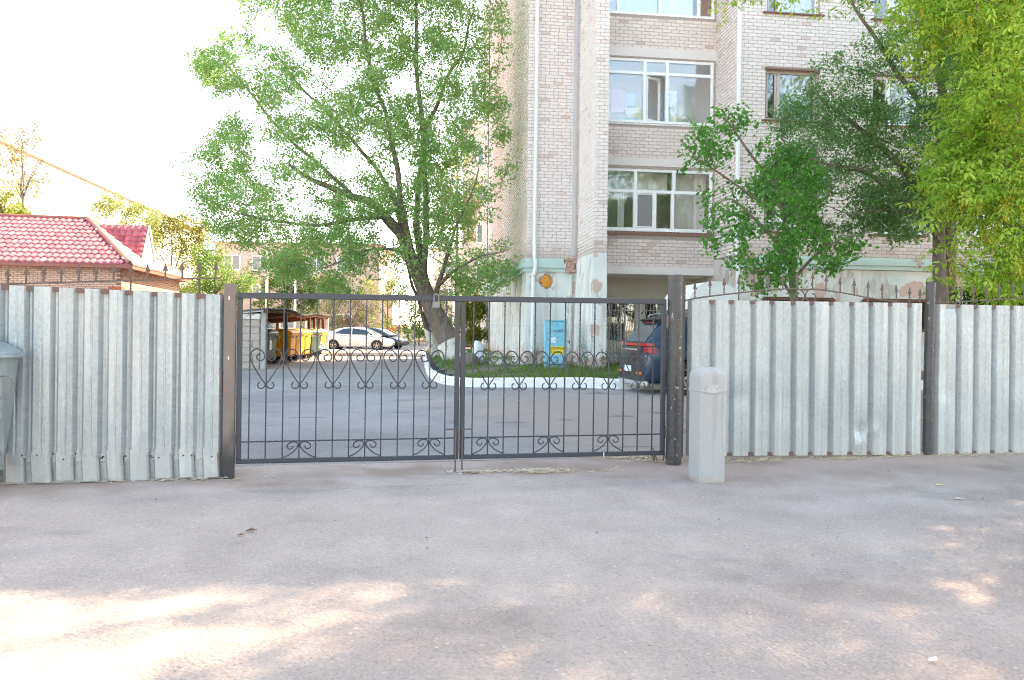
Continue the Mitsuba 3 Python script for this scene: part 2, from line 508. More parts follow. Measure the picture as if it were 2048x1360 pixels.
from shapely import contains_xy, prepare
prepare(LP)
gx, gy = np.meshgrid(np.arange(-6, 17.2, .25), np.arange(16.6, 44.5, .25))
inside = contains_xy(LP.buffer(-.06), gx, gy)
idx = -np.ones(gx.shape, int)
idx[inside] = np.arange(inside.sum())
q = np.stack([idx[:-1, :-1], idx[:-1, 1:], idx[1:, 1:], idx[1:, :-1]], -1).reshape(-1, 4)
q = q[(q >= 0).all(1)]
lv = np.stack([gx[inside], gy[inside], zlawn(gx[inside], gy[inside]) - .02], 1)
add('lawn', (lv, q), 'm_soil', smooth=True, kind='structure', label='bare brown earth of the lawn bed by the building')


# ------------------------------------------------------------------ grass, weeds and litter
def blades(pos, h, lean, width, cols, segs=2):
    n = len(pos)
    a = rng.uniform(0, 2 * math.pi, n)
    side = np.stack([np.cos(a), np.sin(a), np.zeros(n)], 1)
    out = np.stack([-np.sin(a), np.cos(a), np.zeros(n)], 1) * (lean * rng.uniform(.2, 1.2, n))[:, None]
    up = np.array([0, 0, 1.0])
    w = (width * rng.uniform(.7, 1.3, n))[:, None]
    p0, p1 = pos - side * w, pos + side * w
    mid = pos + up * (h * .55)[:, None] + out * (h * .3)[:, None]
    p2, p3 = mid - side * w * .8, mid + side * w * .8
    p4 = pos + up * h[:, None] + out * (h * .95)[:, None]
    V = np.stack([p0, p1, p2, p3, p4], 1).reshape(-1, 3)
    b = np.arange(n)[:, None] * 5
    F = np.concatenate([b + [0, 1, 3], b + [0, 3, 2], b + [2, 3, 4]], 1).reshape(-1, 3)
    return V, F, np.repeat(cols, 5, 0)


def grass_cols(n, lo=(.10, .20, .035), hi=(.24, .37, .09)):
    t = rng.uniform(0, 1, (n, 1))
    c = np.array(lo) * (1 - t) + np.array(hi) * t
    dry = rng.uniform(0, 1, n) < .10
    c[dry] = (.30, .25, .11)
    return c


n = 44000
pts = []
while len(pts) < n:
    c = np.stack([rng.uniform(-5.5, 8, 60000), 16.8 + 20 * rng.uniform(0, 1, 60000) ** 2.2], 1)
    c = c[contains_xy(LP.buffer(-.16), c[:, 0], c[:, 1])]
    bare = meshkit.fbm(np.stack([c[:, 0] * .8, c[:, 1] * .8, c[:, 0] * 0], 1), 3)
    keep = bare + np.clip((18.6 - c[:, 1]) * .5, 0, .5) > .36
    keep &= ~((np.abs(c[:, 0] + .35) < .6) & (np.abs(c[:, 1] - 20.9) < 1.0) & (rng.uniform(0, 1, len(c)) < .7))
    pts.extend(c[keep])
pts = np.array(pts[:n])
pos = np.column_stack([pts, zlawn(pts[:, 0], pts[:, 1]) - .03])
h = (.05 + .13 * rng.uniform(0, 1, n) ** 2) * (.7 + .7 * meshkit.fbm(pos * 1.3, 3))
m = MB()
m.raw(*blades(pos, h, .8, .008, grass_cols(n)))
add('grass', m, 'm_leaf', kind='stuff', vc=True, label='green grass growing over the lawn behind the white kerb', cat='grass')


def weed(x, y, z, ht, label, n_st=7, seed=0, leaf=.05, col=((.08, .18, .045), (.17, .32, .09))):
    r = np.random.default_rng(seed)
    st, lf = MB(), MB()
    for i in range(n_st):
        a = r.uniform(0, 2 * math.pi)
        L = ht * r.uniform(.6, 1.05)
        lean = r.uniform(.1, .45)
        b = np.array([x + r.uniform(-.1, .1), y + r.uniform(-.1, .1), z])
        top = b + np.array([math.cos(a) * lean * L, math.sin(a) * lean * L, L])
        pl = smooth_line([b, (b + top) / 2 + np.array([0, 0, .08 * L]), top], 4)
        st.tube(pl, np.linspace(.006, .002, len(pl)), 4)
        for q in np.linspace(.2, 1, 9):
            c = pl[int(q * (len(pl) - 1))]
            for s in range(2):
                th = r.uniform(0, 2 * math.pi)
                d = np.array([math.cos(th), math.sin(th), r.uniform(-.1, .5)])
                sd = np.array([-math.sin(th), math.cos(th), 0])
                l = leaf * r.uniform(.7, 1.5)
                t = r.uniform(0, 1)
                lf.raw([c, c + d * l * .5 + sd * l * .25, c + d * l, c + d * l * .5 - sd * l * .25], [[0, 1, 2], [0, 2, 3]], np.array(col[0]) * (1 - t) + np.array(col[1]) * t)
    t = thing('weed', label, 'weed')
    add('stem', st, 'm_twig', t)
    add('leaf_cluster', lf, 'm_leaf', t, vc=True)


for i, (px, py, Y, ht, txt) in enumerate([
        (1068, 735, 20.6, .75, 'bushy green weed left of the blue cabinet foot'),
        (1172, 738, 19.7, .95, 'tall thin weed against the white pier by the blue cabinet'),
        (1207, 735, 19.8, .8, 'leafy weed growing at the right foot of the white pier'),
        (1237, 668, 21.4, 1.5, 'leafy climbing weed in front of the barred window'),
        (1012, 722, 21.5, .45, 'low leafy weed below the peeling side wall'),
        (958, 705, 23.5, .9, 'silvery green weed beside the leaning elm trunk')]):
    q = P(px, py, Y)
    weed(q[0], q[1], float(zlawn(q[0], q[1])) - .02, ht, txt, 8, 40 + i, .07)
for i, (px, py, txt) in enumerate([(1471, 908, 'small green weed at the fence foot right of the grey box'), (1680, 900, 'green weed tuft under the dented fence sheet'), (1322, 922, 'small pale weed beside the foot of the black pillar')]):
    q = on_ground(px, py, .03)
    weed(q[0], q[1], .03, .14, txt, 6, 60 + i, .03, ((.08, .15, .04), (.18, .28, .08)))

# dry straw along the fence foot and under the gate
litter = MB()
def straw(cx, cy, rx, n, L=.10):
    for _ in range(n):
        p = np.array([cx + RN.gauss(0, rx), cy + RN.gauss(0, .035), .012])
        s = FO + FD * p[0] + FN * p[1]
        z = .05 * max(0, 1 - abs(p[1] - .02) / .42) * (1 if p[0] > 4.6 else 0) + .006
        a, l = RN.uniform(0, 6.28), L * RN.uniform(.3, 1.2)
        d = np.array([math.cos(a), math.sin(a), RN.uniform(0, .35)]) * l
        w = np.array([-math.sin(a), math.cos(a), 0]) * RN.uniform(.002, .005)
        b = np.array([s[0], s[1], z])
        t = RN.uniform(0, 1)
        litter.raw([b - w, b + w, b + d + w * .3 + [0, 0, .004], b + d - w * .3], [[0, 1, 2], [0, 2, 3]], (.48 + .16 * t, .38 + .14 * t, .24 + .1 * t))
for sc, nc, rx, n in [(5.35, .10, .16, 60), (5.75, .1, .2, 70), (6.75, .10, .22, 130), (7.45, .08, .2, 90), (8.3, .1, .3, 90), (9.1, .1, .3, 50), (3.1, .22, .20, 110), (2.45, .12, .15, 50), (3.75, .2, .06, 25), (4.25, -.5, .18, 120), (4.55, -.3, .1, 40), (-1.0, .10, .6, 40), (-.4, .1, .2, 20)]:
    straw(sc, nc, rx, n)
add('straw', litter, 'm_vcmat', kind='stuff', vc=True, label='dry yellow straw and grass bits along the fence foot', cat='straw')
# woodchip drift under the gate
chips = MB()
for sc, nc, rx, ry, n in [(3.05, .13, .22, .05, 420), (2.35, .10, .2, .04, 130), (4.33, -.55, .2, .12, 300), (-.9, .06, .9, .03, 90), (-.6, .08, .05, .02, 40), (-.3, .07, .05, .02, 30)]:
    for _ in range(n):
        s, q = RN.gauss(sc, rx * .6), RN.gauss(nc, ry)
        c = fp(s, q, .008 + RN.uniform(0, .014))
        r, a = RN.uniform(.006, .018), RN.uniform(0, 6.28)
        t = RN.uniform(0, 1)
        u = np.array([math.cos(a), math.sin(a), RN.uniform(-.3, .3)]) * r
        w = np.array([-math.sin(a), math.cos(a), RN.uniform(-.3, .3)]) * r * .6
        chips.raw([c - u - w, c + u - w, c + u + w, c - u + w], [[0, 1, 2, 3]], (.46 + .2 * t, .38 + .18 * t, .31 + .16 * t))
add('chaff', chips, 'm_vcmat', kind='stuff', vc=True, label='pale drift of chaff and leaf crumbs under the gate', cat='chaff')
# crumbs and grit scattered over the street
grit = MB()
for _ in range(420):
    s, q = RN.uniform(-6, 8), abs(RN.gauss(0, 2.4)) + .1
    c = fp(s, q, .004)
    if c[1] < 2.7:
        continue
    r, a = RN.uniform(.003, .009), RN.uniform(0, 6.28)
    t = RN.choice([(.42, .38, .34), (.48, .43, .38), (.12, .10, .09), (.36, .29, .22)])
    u, w = np.array([math.cos(a), math.sin(a), .2]) * r, np.array([-math.sin(a), math.cos(a), 0]) * r * .7
    grit.raw([c - u, c - w, c + u, c + w, c + [0, 0, r * .8]], [[0, 1, 4], [1, 2, 4], [2, 3, 4], [3, 0, 4]], t)
add('grit', grit, 'm_vcmat', kind='stuff', vc=True, label='small stones and grit scattered on the street asphalt', cat='grit')


def dead_leaf(px, py, size, col, label, a):
    c = on_ground(px, py, .008)
    u = np.array([math.cos(a), math.sin(a), .05]) * size
    w = np.array([-math.sin(a), math.cos(a), .05]) * size * .45
    m = MB()
    up = np.array([0, 0, size * .22])
    m.raw([c - u, c - w * .9 - u * .2 + up, c + u * .2 + w * .2, c + w - u * .1 + up, c + u + up * .8, c - w * .6 + u * .5 + up * .6, c + w * .6 + u * .5 + up * .4],
          [[0, 1, 2], [0, 2, 3], [1, 5, 2], [5, 4, 2], [2, 4, 6], [2, 6, 3]], col)
    add('dead_leaf', m, 'm_vcmat', vc=True, label=label, cat='leaf')


dead_leaf(1879, 970, .045, (.62, .52, .28), 'pale yellow dead leaf on the asphalt right of the black fence post', .1)
dead_leaf(1544, 926, .045, (.55, .42, .18), 'curled tan leaf on the dirt below the fence right of the grey box', .9)
dead_leaf(1917, 998, .05, (.60, .52, .40), 'torn pale leaf on the asphalt near the right edge', -.4)
dead_leaf(503, 1061, .05, (.13, .07, .045), 'larger brown dead leaf on the asphalt below the left gate leaf', .15)
dead_leaf(482, 1070, .035, (.15, .075, .05), 'smaller brown dead leaf on the asphalt below the left gate leaf', .35)
c = on_ground(1865, 1320, .012)
m = MB()
m.raw([c + [-.022, -.008, 0], c + [.016, -.012, .004], c + [.024, .012, .012], c + [-.010, .016, .003]], [[0, 1, 2, 3]])
add('paper_scrap', m, 'm_white', label='tiny white paper scrap on the asphalt at lower right', cat='paper')
# ------------------------------------------------------------------ corrugated sheet fence
def sheet_mesh(ridges, ztop, zbot, d=.055, flank=.030, dents=(), valley_cut=None, n0=0.0, rows=22, nxt=None):
    """Corrugated sheet: ridges = [(sL, sR)] of the faces standing out to the street."""
    prof = []
    for a, b in ridges:
        m_ = (a + b) / 2
        prof += [(a - flank, 0), (a - flank * .5, d * .5), (a, d), (m_ - .012, d), (m_ - .006, d - .006), (m_ + .006, d - .006), (m_ + .012, d), (b, d), (b + flank * .5, d * .5), (b + flank, 0)]
        prof += [(b + flank + .018, 0), (b + flank + .022, .004)]
    prof = prof[:-2]
    if nxt is not None:
        prof += [(nxt - flank - .001, -.001), (nxt - flank * .45, d * .4)]
    prof = np.array(prof)
    prof[:, 0] = np.maximum.accumulate(prof[:, 0])
    t = np.linspace(0, 1, rows)
    g = np.zeros((rows, len(prof), 3))
    for i, tt in enumerate(t):
        for j, (s, n) in enumerate(prof):
            z = zbot(s) * (1 - tt) + ztop(s) * tt
            nn = n + n0 + .006 * (meshkit.noise(np.array([s * 2.1, z * 1.3, 5.0])) - .5) + .003 * (meshkit.noise(np.array([s * 7, z * 3, 1.0])) - .5)
            for (ds, dz, amp, rs, rz) in dents:
                nn += amp * math.exp(-((s - ds) / rs) ** 2 - ((z - dz) / rz) ** 2)
            g[i, j] = fp(s, nn, z)
    return MB().grid(g)


def lin(a, b):
    (s0, z0), (s1, z1) = a, b
    return lambda s: z0 + (z1 - z0) * (s - s0) / (s1 - s0)


def spear(parent, s, zb, zt, label=None, w=.052, bend=0.0):
    m = MB()
    m.beam(fp(s, -.012, zb), fp(s, -.012, zt - .06), .013, .013)
    h = .088
    head = Polygon([(0, h), (-w * .22, h * .55), (-w / 2, 0), (-w * .16, h * .10), (-w * .12, -.01), (w * .12, -.01), (w * .16, h * .10), (w / 2, 0), (w * .22, h * .55)])
    ax = np.array([FAX[0] * math.cos(bend) + FAX[2] * math.sin(bend), FAX[2] * math.cos(bend) - FAX[0] * math.sin(bend), -FAX[1]])
    m.ext(head, .007, fp(s, -.009, zt - h), ax)
    return add('spear', m, 'm_spear', parent, label=label)


left = thing('corrugated_fence', 'galvanised corrugated sheet fence left of the gate with patched foot', 'fence')
rl = [21.5, 71, 121, 172, 221, 268, 317, 365, 413]
rr = [51, 103, 149, 199, 247, 300, 346, 389, 440]
R_ = [(fs(a, 775)[0], fs(b, 775)[0]) for a, b in zip(rl, rr)]
d0 = R_[1][0] - R_[0][0]
R_ = [(R_[0][0] - d0 * k, R_[0][1] - d0 * k) for k in range(9, 0, -1)] + R_
ztL, zbL = lin((-2.09, 1.853), (-.16, 1.80)), lambda s: .015
zc = lambda s: .305
for a, b, off in [(0, 3, 0), (3, 7, .002), (7, 11, 0), (11, 15, .002), (15, 18, 0.004)]:
    add('sheet', sheet_mesh(R_[a:b], ztL, lambda s: .26, n0=off, nxt=R_[b][0] if b < len(R_) else None), 'm_zinc', left, smooth=20)
for a, b, off in [(0, 5, .006), (5, 10, .008), (10, 14, .006), (14, 18, .009)]:
    # foot patch: ridges reach the ground, valleys are cut off higher up
    m = MB()
    rows = [.02, .12, .205, .305]
    for (sa, sb) in R_[a:b]:
        fl = .028
        j = RN.uniform(-.008, .008)
        pr = [(sa - fl * .6, .018 + off), (sa, .045 + off), (sb, .045 + off), (sb + fl * .7, .016 + off)]
        m.grid([[fp(s + (.02 - z) * .06 + j * (1 - z / .3), n + .012 * max(0, .2 - z), z + (.0 if z > .03 else RN.uniform(-.012, .012))) for s, n in pr] for z in rows])
    for (s0, s1) in zip([r[1] for r in R_[a:b]], [r[0] for r in R_[a + 1:b + 1]]):
        m.grid([[fp(s, n, z) for s, n in ((s0 + .018, .016 + off), (s0 + .024, .004 + off), (s1 - .02, .004 + off), (s1 - .015, .018 + off))] for z in (.20 + RN.uniform(-.006, .006), .305)])
        m.beam(fp(s0 + .02, .006 + off, .20), fp(s1 - .016, .012 + off, .202), .006, .004)
    add('foot_sheet', m, 'm_zinc', left, smooth=20, label='lower patch of sheet riveted along the fence foot')
    rv = MB()
    for (sa, sb) in R_[a:b]:
        for _ in range(2):
            s, z = RN.uniform(sa + .02, sb + .06), RN.choice([.225, .24, .275])
            rv.box(fp(s, (.047 if s < sb else .012) + off, z), (.012, .008, .012), FAX)
    add('rivet', rv, 'm_dark', left)
m = MB()
m.box(fp((R_[0][0] + R_[-1][1]) / 2, -.012, .12), (R_[-1][1] - R_[0][0] + .1, .004, .24), FAX)
add('backing_sheet', m, 'm_zinc', left)
m = MB()
sA, sB = R_[0][0] - .1, -.10
m.beam(fp(sA, .020, ztL(sA) - .019), fp(sB, .020, ztL(sB) - .019), .034, .044)
add('top_rail', m, 'm_brownrail', left)
m = MB()
m.beam(fp(-.135, -.018, .02), fp(-.128, -.018, 1.80), .05, .03)
add('edge_stile', m, 'm_brownrail', left)
cr = lin(fs(12, 568), fs(440, 555.5))
m = MB()
m.beam(fp(-3.4, -.012, cr(-3.4)), fp(-.16, -.012, cr(-.16)), .014, .014)
add('crest_bar', m, 'm_spear', left)
for x in [14.7, 51.5, 86.4, 121.7, 157, 191, 227, 261, 295, 330, 364, 398, 431]:
    s, _ = fs(x, 540)
    spear(left, s, ztL(s) if x in (261, 398, 14.7) else cr(s), cr(s) + .163 + RN.uniform(-.006, .006), bend=RN.uniform(-.05, .05))
for k in range(1, 7):
    spear(left, fs(14.7, 540)[0] - .168 * k, cr(-2.03 - .168 * k), cr(-2.03 - .168 * k) + .163)


def right_panel(name, label, valleys, sL, sR, top, bot, crest, spears, dents=(), scroll=None, extra_down=()):
    t = thing(name, label, 'fence')
    v = [sL - .03] + valleys + [sR + .03]
    ridges = [(a + .042, b - .048) for a, b in zip(v[:-1], v[1:])]
    k = 0
    while k < len(ridges):
        n = 4
        off = .004 * ((k // 4) % 2)
        add('sheet', sheet_mesh(ridges[k:k + n], top, bot, n0=off, dents=dents, rows=34, nxt=ridges[k + n][0] if k + n < len(ridges) else None), 'm_zinc', t, smooth=20)
        k += n
    for name_, z in (('top_rail', lambda s: top(s) - .017), ('bottom_rail', lambda s: bot(s) + .014)):
        m = MB()
        m.beam(fp(sL, .018, z(sL)), fp(sR, .018, z(sR)), .034, .038)
        add(name_, m, 'm_brownrail', t)
    m = MB()
    m.tube([fp(s, -.012, z) for s, z in crest], .0085, 6)
    if scroll:
        for c in scroll:
            m.tube([fp(s, -.012, z) for s, z in c], .0085, 6)
    add('crest_bar', m, 'm_spear', t)
    cs, cz = np.array([c[0] for c in crest]), np.array([c[1] for c in crest])
    for x, y in spears:
        s, z = fs(x, y)
        zb = np.interp(s, cs, cz)
        if any(abs(x - e) < 3 for e in extra_down):
            zb = top(s)
        spear(t, s, zb, z, bend=RN.uniform(-.06, .06), label='bent dark spear' if abs(x - 1765.8) < 2 else None)
    return t


val = [fs(1300 + c / 2.72, 757)[0] for c in (325, 430, 545, 650, 765, 865, 970, 1080, 1185, 1290, 1395)]
crest = [fs(x, y) for x, y in [(1370, 601), (1391, 596.5), (1421, 592.5), (1450, 589), (1480, 585.5), (1509, 582.5), (1540, 580), (1567, 578), (1590, 577.5), (1603, 579.5)]]
crestR = [fs(x, y) for x, y in [(1627, 578), (1640, 579), (1655, 581), (1683, 585), (1711, 590), (1738, 595.5), (1766, 600), (1795, 604), (1821, 607), (1842, 609)]]
sc1 = [fs(x, y) for x, y in smooth_line([(1600, 578.2), (1608, 585), (1610, 594), (1606, 601.5), (1598, 603), (1591, 599), (1589.5, 592), (1593, 587), (1598, 586)], 4)]
sc2 = [fs(x, y) for x, y in smooth_line([(1630, 578.5), (1618, 580), (1612.5, 588), (1613.5, 597), (1620, 603), (1628, 603.5), (1632.5, 597), (1631, 590), (1625, 587)], 4)]
sp = [(1391, 563), (1421, 557), (1449.6, 555), (1479, 552.5), (1508.8, 550.5), (1537.5, 550), (1567, 546), (1596, 545), (1626.5, 543), (1653.7, 548), (1682, 553.5), (1710, 557), (1737.5, 561), (1765.8, 566), (1794.5, 569), (1820.6, 573.5), (1841.5, 577)]
mid = right_panel('corrugated_fence', 'galvanised corrugated sheet fence between the black pillar and the black post, spears in an arch', val, 4.80, 7.80,
                  lin((4.80, 1.852), (7.8, 1.868)), lin((4.8, .105), (7.81, .055)), crest + crestR, sp,
                  dents=[(fs(1708, 880)[0], .22, .03, .06, .10), (fs(1715, 858)[0], .36, -.028, .06, .06), (fs(1738, 862)[0], .34, .02, .05, .05), (fs(1477, 790)[0], .75, -.018, .10, .12)],
                  scroll=[sc1, sc2], extra_down=(1479, 1737.5))
m = MB()
s0 = fs(1367, 700)[0]
m.beam(fp(s0, -.03, .08), fp(s0 + .01, -.03, 1.98), .03, .03)
m.ext([(0, .13), (-.016, .05), (-.02, 0), (.02, 0), (.016, .05)], .012, fp(s0 + .01, -.024, 1.98), np.array([FAX[0], FAX[2], -FAX[1]]))
add('end_stile', m, 'm_spear', mid)

val = [fs(1300 + c / 2.72, 757)[0] for c in (1660, 1755, 1852, 1950)]
dv = val[-1] - val[-2]
val += [val[-1] + dv * k for k in range(1, 12)]
zz = lin(fs(1868, 607), fs(2048, 596))
sR = val[-1] + .2
crest = [(s, zz(s)) for s in np.linspace(8.0, sR, 20)]
sp = [(1870, 575), (1897, 574), (1924, 571.5), (1949, 570), (1974.6, 569), (2000, 565), (2028, 562)]
rp = right_panel('corrugated_fence', 'galvanised corrugated sheet fence right of the black post, below the yellow-green maple', val, 8.02, sR,
                 lambda s: 1.862, lin((8.0, .05), (9.3, .035)), crest, sp, dents=[(fs(1885, 790)[0], .78, -.012, .05, .06), (8.2, 1.8, -.03, .1, .06)], extra_down=(1897, 1974.6))
m = MB()
m.beam(fp(8.0, -.02, .02), fp(8.0, -.02, 1.99), .035, .03)
add('end_stile', m, 'm_spear', rp)
for k in range(1, 6):
    spear(rp, fs(2028, 562)[0] + .16 * k, zz(9.2 + .16 * k), zz(9.2 + .16 * k) + .2)

# black post between the two right panels
fpost = thing('fence_post', 'round black steel fence post between two sheet panels', 'post')
s0 = fs(1853, 740)[0]
m = MB()
m.tube([fp(s0, 0.03, -.05), fp(s0, .03, 1.0), fp(s0 + .02, .03, 2.125)], [.054, .053, .052], 24)
add('pipe', m, 'm_blackpipe', fpost, smooth=40)
m = MB()
m.lathe([(.0, .008), (.045, .006), (.055, 0), (.055, -.012)], fp(s0 + .02, .03, 2.125), k=24)
add('cap', m, 'm_blackpipe', fpost, smooth=40)

# ------------------------------------------------------------------ gate
pl = thing('gate_post', 'square brown gate post with peeling paint at the left', 'post')
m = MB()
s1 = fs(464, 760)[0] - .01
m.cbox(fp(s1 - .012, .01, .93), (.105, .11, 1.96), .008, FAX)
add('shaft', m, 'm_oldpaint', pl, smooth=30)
m = MB()
m.box(fp(s1 - .012, .01, .555), (.112, .117, .01), FAX)
add('weld_band', m, 'm_oldpaint', pl)
m = MB()
for z, n in ((1.77, 0), (1.18, 0)):
    m.cbox(fp(s1 - .015, .067, z), (.014, .010, .04), .003, FAX)
add('weld_scar', m, 'm_metal', pl)
m = MB()
m.cbox(fp(s1 - .085, -.005, .95), (.028, .05, .20), .006, FAX)
add('latch_bracket', m, 'm_brownrail', pl)

pr_ = thing('gate_pillar', 'thick round black pipe pillar carrying the right gate leaf', 'post')
s2 = fs(1346.5, 740)[0]
m = MB()
m.lathe([(.0, -.06), (.084, -.06), (.085, .02), (.0845, .5), (.085, 1.2), (.084, 2.10), (.081, 2.118), (.07, 2.121), (0, 2.121)], fp(s2, .035, 0), k=36)
add('pipe', m, 'm_blackpipe', pr_, smooth=40)

GB, GT = (lambda s: .138 - .004 * s), (lambda s: 1.829 + .0055 * s)
BARS_L = [498.6, 532, 566, 599.5, 632.7, 666, 698.7, 731, 763, 796, 828, 859, 890.6]
BARS_R = [945.3, 976.5, 1007.8, 1038, 1068.5, 1098.6, 1128.8, 1158.5, 1187.6, 1217, 1247, 1275.8, 1304.9]
HEART = smooth_line([(-.02, 0), (-.22, .27), (-.55, .80), (-.80, 1.28), (-.905, 1.62), (-.86, 1.92), (-.68, 2.12), (-.46, 2.15), (-.23, 2.02), (-.09, 1.77), (-.13, 1.54), (-.32, 1.43), (-.5, 1.52), (-.55, 1.68), (-.46, 1.81), (-.31, 1.82)], 4)
HOOK = smooth_line([(-.02, 0), (-.06, -.13), (-.2, -.255), (-.38, -.235), (-.47, -.09), (-.43, .07), (-.34, .13)], 4)
BASE = smooth_line([(-.98, -1.0), (-.62, -.84), (-.28, -.58), (-.08, -.30), (-.12, -.08), (-.36, -.02), (-.62, -.12), (-.70, -.30), (-.58, -.45), (-.42, -.42), (-.34, -.27)], 4)


def leaf(label, bars, sl, sr, top_from, base_idx, stile_l, stile_r, hinge_s, bolt):
    t = thing('gate_leaf', label, 'gate')
    m = MB()
    w = .05
    m.cbox(fp((top_from + sr) / 2, 0, GT((top_from + sr) / 2) - .03), (sr - top_from, .045, .058), .004, np.array([FAX[0] + FAX[2] * .0055, FAX[1], FAX[2]]))
    add('top_bar', m, 'm_iron', t, smooth=30)
    m = MB()
    m.cbox(fp((sl + sr) / 2, 0, GB((sl + sr) / 2) + .022), (sr - sl, .042, .045), .004, np.array([FAX[0] - FAX[2] * .004, FAX[1], FAX[2]]))
    add('bottom_bar', m, 'm_iron', t, smooth=30)
    for s in (stile_l, stile_r):
        m = MB()
        zt = GT(s) - .06
        m.cbox(fp(s, .001, (GB(s) + .045 + zt) / 2), (.048, .045, zt - GB(s) - .045), .004, FAX)
        add('stile', m, 'm_iron', t, smooth=30)
    m = MB()
    m.beam(fp(sl + .02, 0, .352), fp(sr - .02, 0, .352), .014, .014)
    add('lower_rail', m, 'm_iron', t)
    ss = [fs(x, 760)[0] for x in bars]
    for s in ss:
        m = MB()
        m.beam(fp(s, -.002, GB(s) + .04), fp(s + .004, -.002, GT(s) - .055), .0125, .0125)
        add('bar', m, 'm_iron', t)
    p = (ss[-1] - ss[0]) / 12
    for i in (1, 3, 5, 7, 9, 11):
        z0 = fs(bars[i], 768 if bars is BARS_L else 770.5 - .0)[1]
        m = MB()
        for sg in (1, -1):
            for c in (HEART, HOOK):
                m.tube([fp(ss[i] + sg * a * p, .012, z0 + b * p) for a, b in c], .0068, 7)
        m.cbox(fp(ss[i], .012, z0), (.022, .018, .03), .004, FAX)
        add('heart_scroll', m, 'm_iron', t, smooth=40)
    for i in base_idx:
        m = MB()
        for sg in (1, -1):
            m.tube([fp(ss[i] + sg * a * p, .010, .348 + b * p) for a, b in BASE], .0068, 7)
        add('base_scroll', m, 'm_iron', t, smooth=40)
    for z in (1.60, .38):
        m = MB()
        m.tube([fp(hinge_s, .028, z - .07), fp(hinge_s, .028, z)], .0145, 12)
        m.tube([fp(hinge_s, .028, z + .003), fp(hinge_s, .028, z + .07)], .0145, 12)
        m.tube([fp(hinge_s, .028, z - .078), fp(hinge_s, .028, z + .078)], .007, 8)
        m.box(fp(hinge_s + (.012 if hinge_s < 1 else -.012), .016, z), (.03, .012, .11), FAX)
        add('hinge', m, 'm_oldpaint', t, smooth=40)
    sb, se = bolt
    m = MB()
    m.tube(smooth_line([fp(se, .03, .447), fp((sb + se) / 2, .032, .448), fp(sb, .036, .445), fp(sb + .002, .036, .42), fp(sb, .036, .2), fp(sb + .002, .036, .0)], 4), .0085, 8)
    add('drop_bolt', m, 'm_spear', t, smooth=40, label='rusty drop bolt rod reaching the ground')
    return t


sm1, sm2 = fs(913.6, 760)[0], fs(924, 760)[0]
leaf('left leaf of the black scrolled iron gate', BARS_L, .0, sm1 + .02, .0, (3, 7, 11), .024, sm1, -.018, (fs(909.5, 900)[0], fs(890.6, 858)[0]))
sr_ = fs(1330, 760)[0]
lf2 = leaf('right leaf of the black scrolled iron gate beside the round pillar', BARS_R, sm2 - .02, sr_, fs(876, 597)[0], (1, 5, 9), sm2 + .006, sr_ - .024, sr_ + .012, (fs(923, 900)[0], fs(944.5, 858)[0]))
m = MB()
m.box(fp(fs(1206, 914)[0], .022, GB(3.9) + .022), (.008, .006, .05), FAX)
add('white_mark', m, 'm_white', lf2, label='white paint mark on the bottom bar')
prin('m_lockgrey', (.22, .21, .205), .5, .3)
pk = thing('padlock', 'grey padlock hanging from the gate top bar near the middle', 'padlock')
s = fs(871.5, 610)[0]
z = fs(871.5, 610)[1]
m = MB()
m.cbox(fp(s, .04, z), (.075, .03, .07), .006, FAX)
add('body', m, 'm_lockgrey', pk, smooth=30)
m = MB()
m.tube(smooth_line([fp(s - .024, .04, z + .03), fp(s - .024, .045, z + .07), fp(s - .018, .05, z + .10), fp(s, .05, z + .112), fp(s + .018, .05, z + .10), fp(s + .024, .045, z + .07), fp(s + .024, .04, z + .03)], 4), .007, 8)
add('shackle', m, 'm_lockgrey', pk, smooth=40)

# ------------------------------------------------------------------ grey cabinet of the barrier
bx = thing('barrier_cabinet', 'pale grey steel cabinet with rounded cap in front of the corrugated fence', 'cabinet')
bc = on_ground(1423.5, 964, 0)
bc = bc + np.array([FN[0], FN[1], 0]) * -.12


def rsq(half, r, k=6):
    pts = []
    for cx, cy, a0 in ((1, 1, 0), (-1, 1, 90), (-1, -1, 180), (1, -1, 270)):
        for i in range(k + 1):
            a = math.radians(a0 + 90 * i / k)
            pts.append((cx * (half - r) + r * math.cos(a), cy * (half - r) + r * math.sin(a)))
    return np.array(pts)


def rsec(half, r, z):
    p = rsq(half, r)
    return [bc + FAX[0] * a + FAX[1] * b + np.array([0, 0, z]) for a, b in p]


HB = .139
m = MB().loft([rsec(HB, .035, -.02), rsec(HB, .035, .3), rsec(HB, .035, .6), rsec(HB, .035, .90)])
add('body', m, 'm_greybox', bx, smooth=25)
m = MB().loft([rsec(HB + .004, .036, .895), rsec(HB + .008, .037, .900), rsec(HB + .008, .037, .916), rsec(HB + .004, .036, .921)])
add('band', m, 'm_greybox', bx, smooth=25)
m = MB().loft([rsec(HB + .003, .036, .921), rsec(HB + .003, .037, 1.04)] + [rsec(HB + .003 - .07 * (1 - math.cos(a)), .037 + .03 * math.sin(a), 1.05 + .085 * math.sin(a)) for a in np.linspace(.12, 1.45, 7)] + [rsec(.045, .03, 1.139)])
add('cap', m, 'm_greybox', bx, smooth=35)
for sx in (-1, 1):
    m = MB()
    m.loft([[bc + FAX[0] * (sx * (HB - .034) + a) + FAX[1] * (HB + b) + np.array([0, 0, z]) for a, b in ((-.007, -.004), (0, .004), (.007, -.004))] for z in (-.01, .5, .892)])
    add('edge_bead', m, 'm_greybox', bx)
m = MB()
m.cbox(bc + FAX[1] * (HB + .0095) + FAX[0] * -.01 + np.array([0, 0, .925]), (.150, .010, .085), .003, FAX)
pt = add('lock_plate', m, 'm_greyplate', bx, smooth=30)
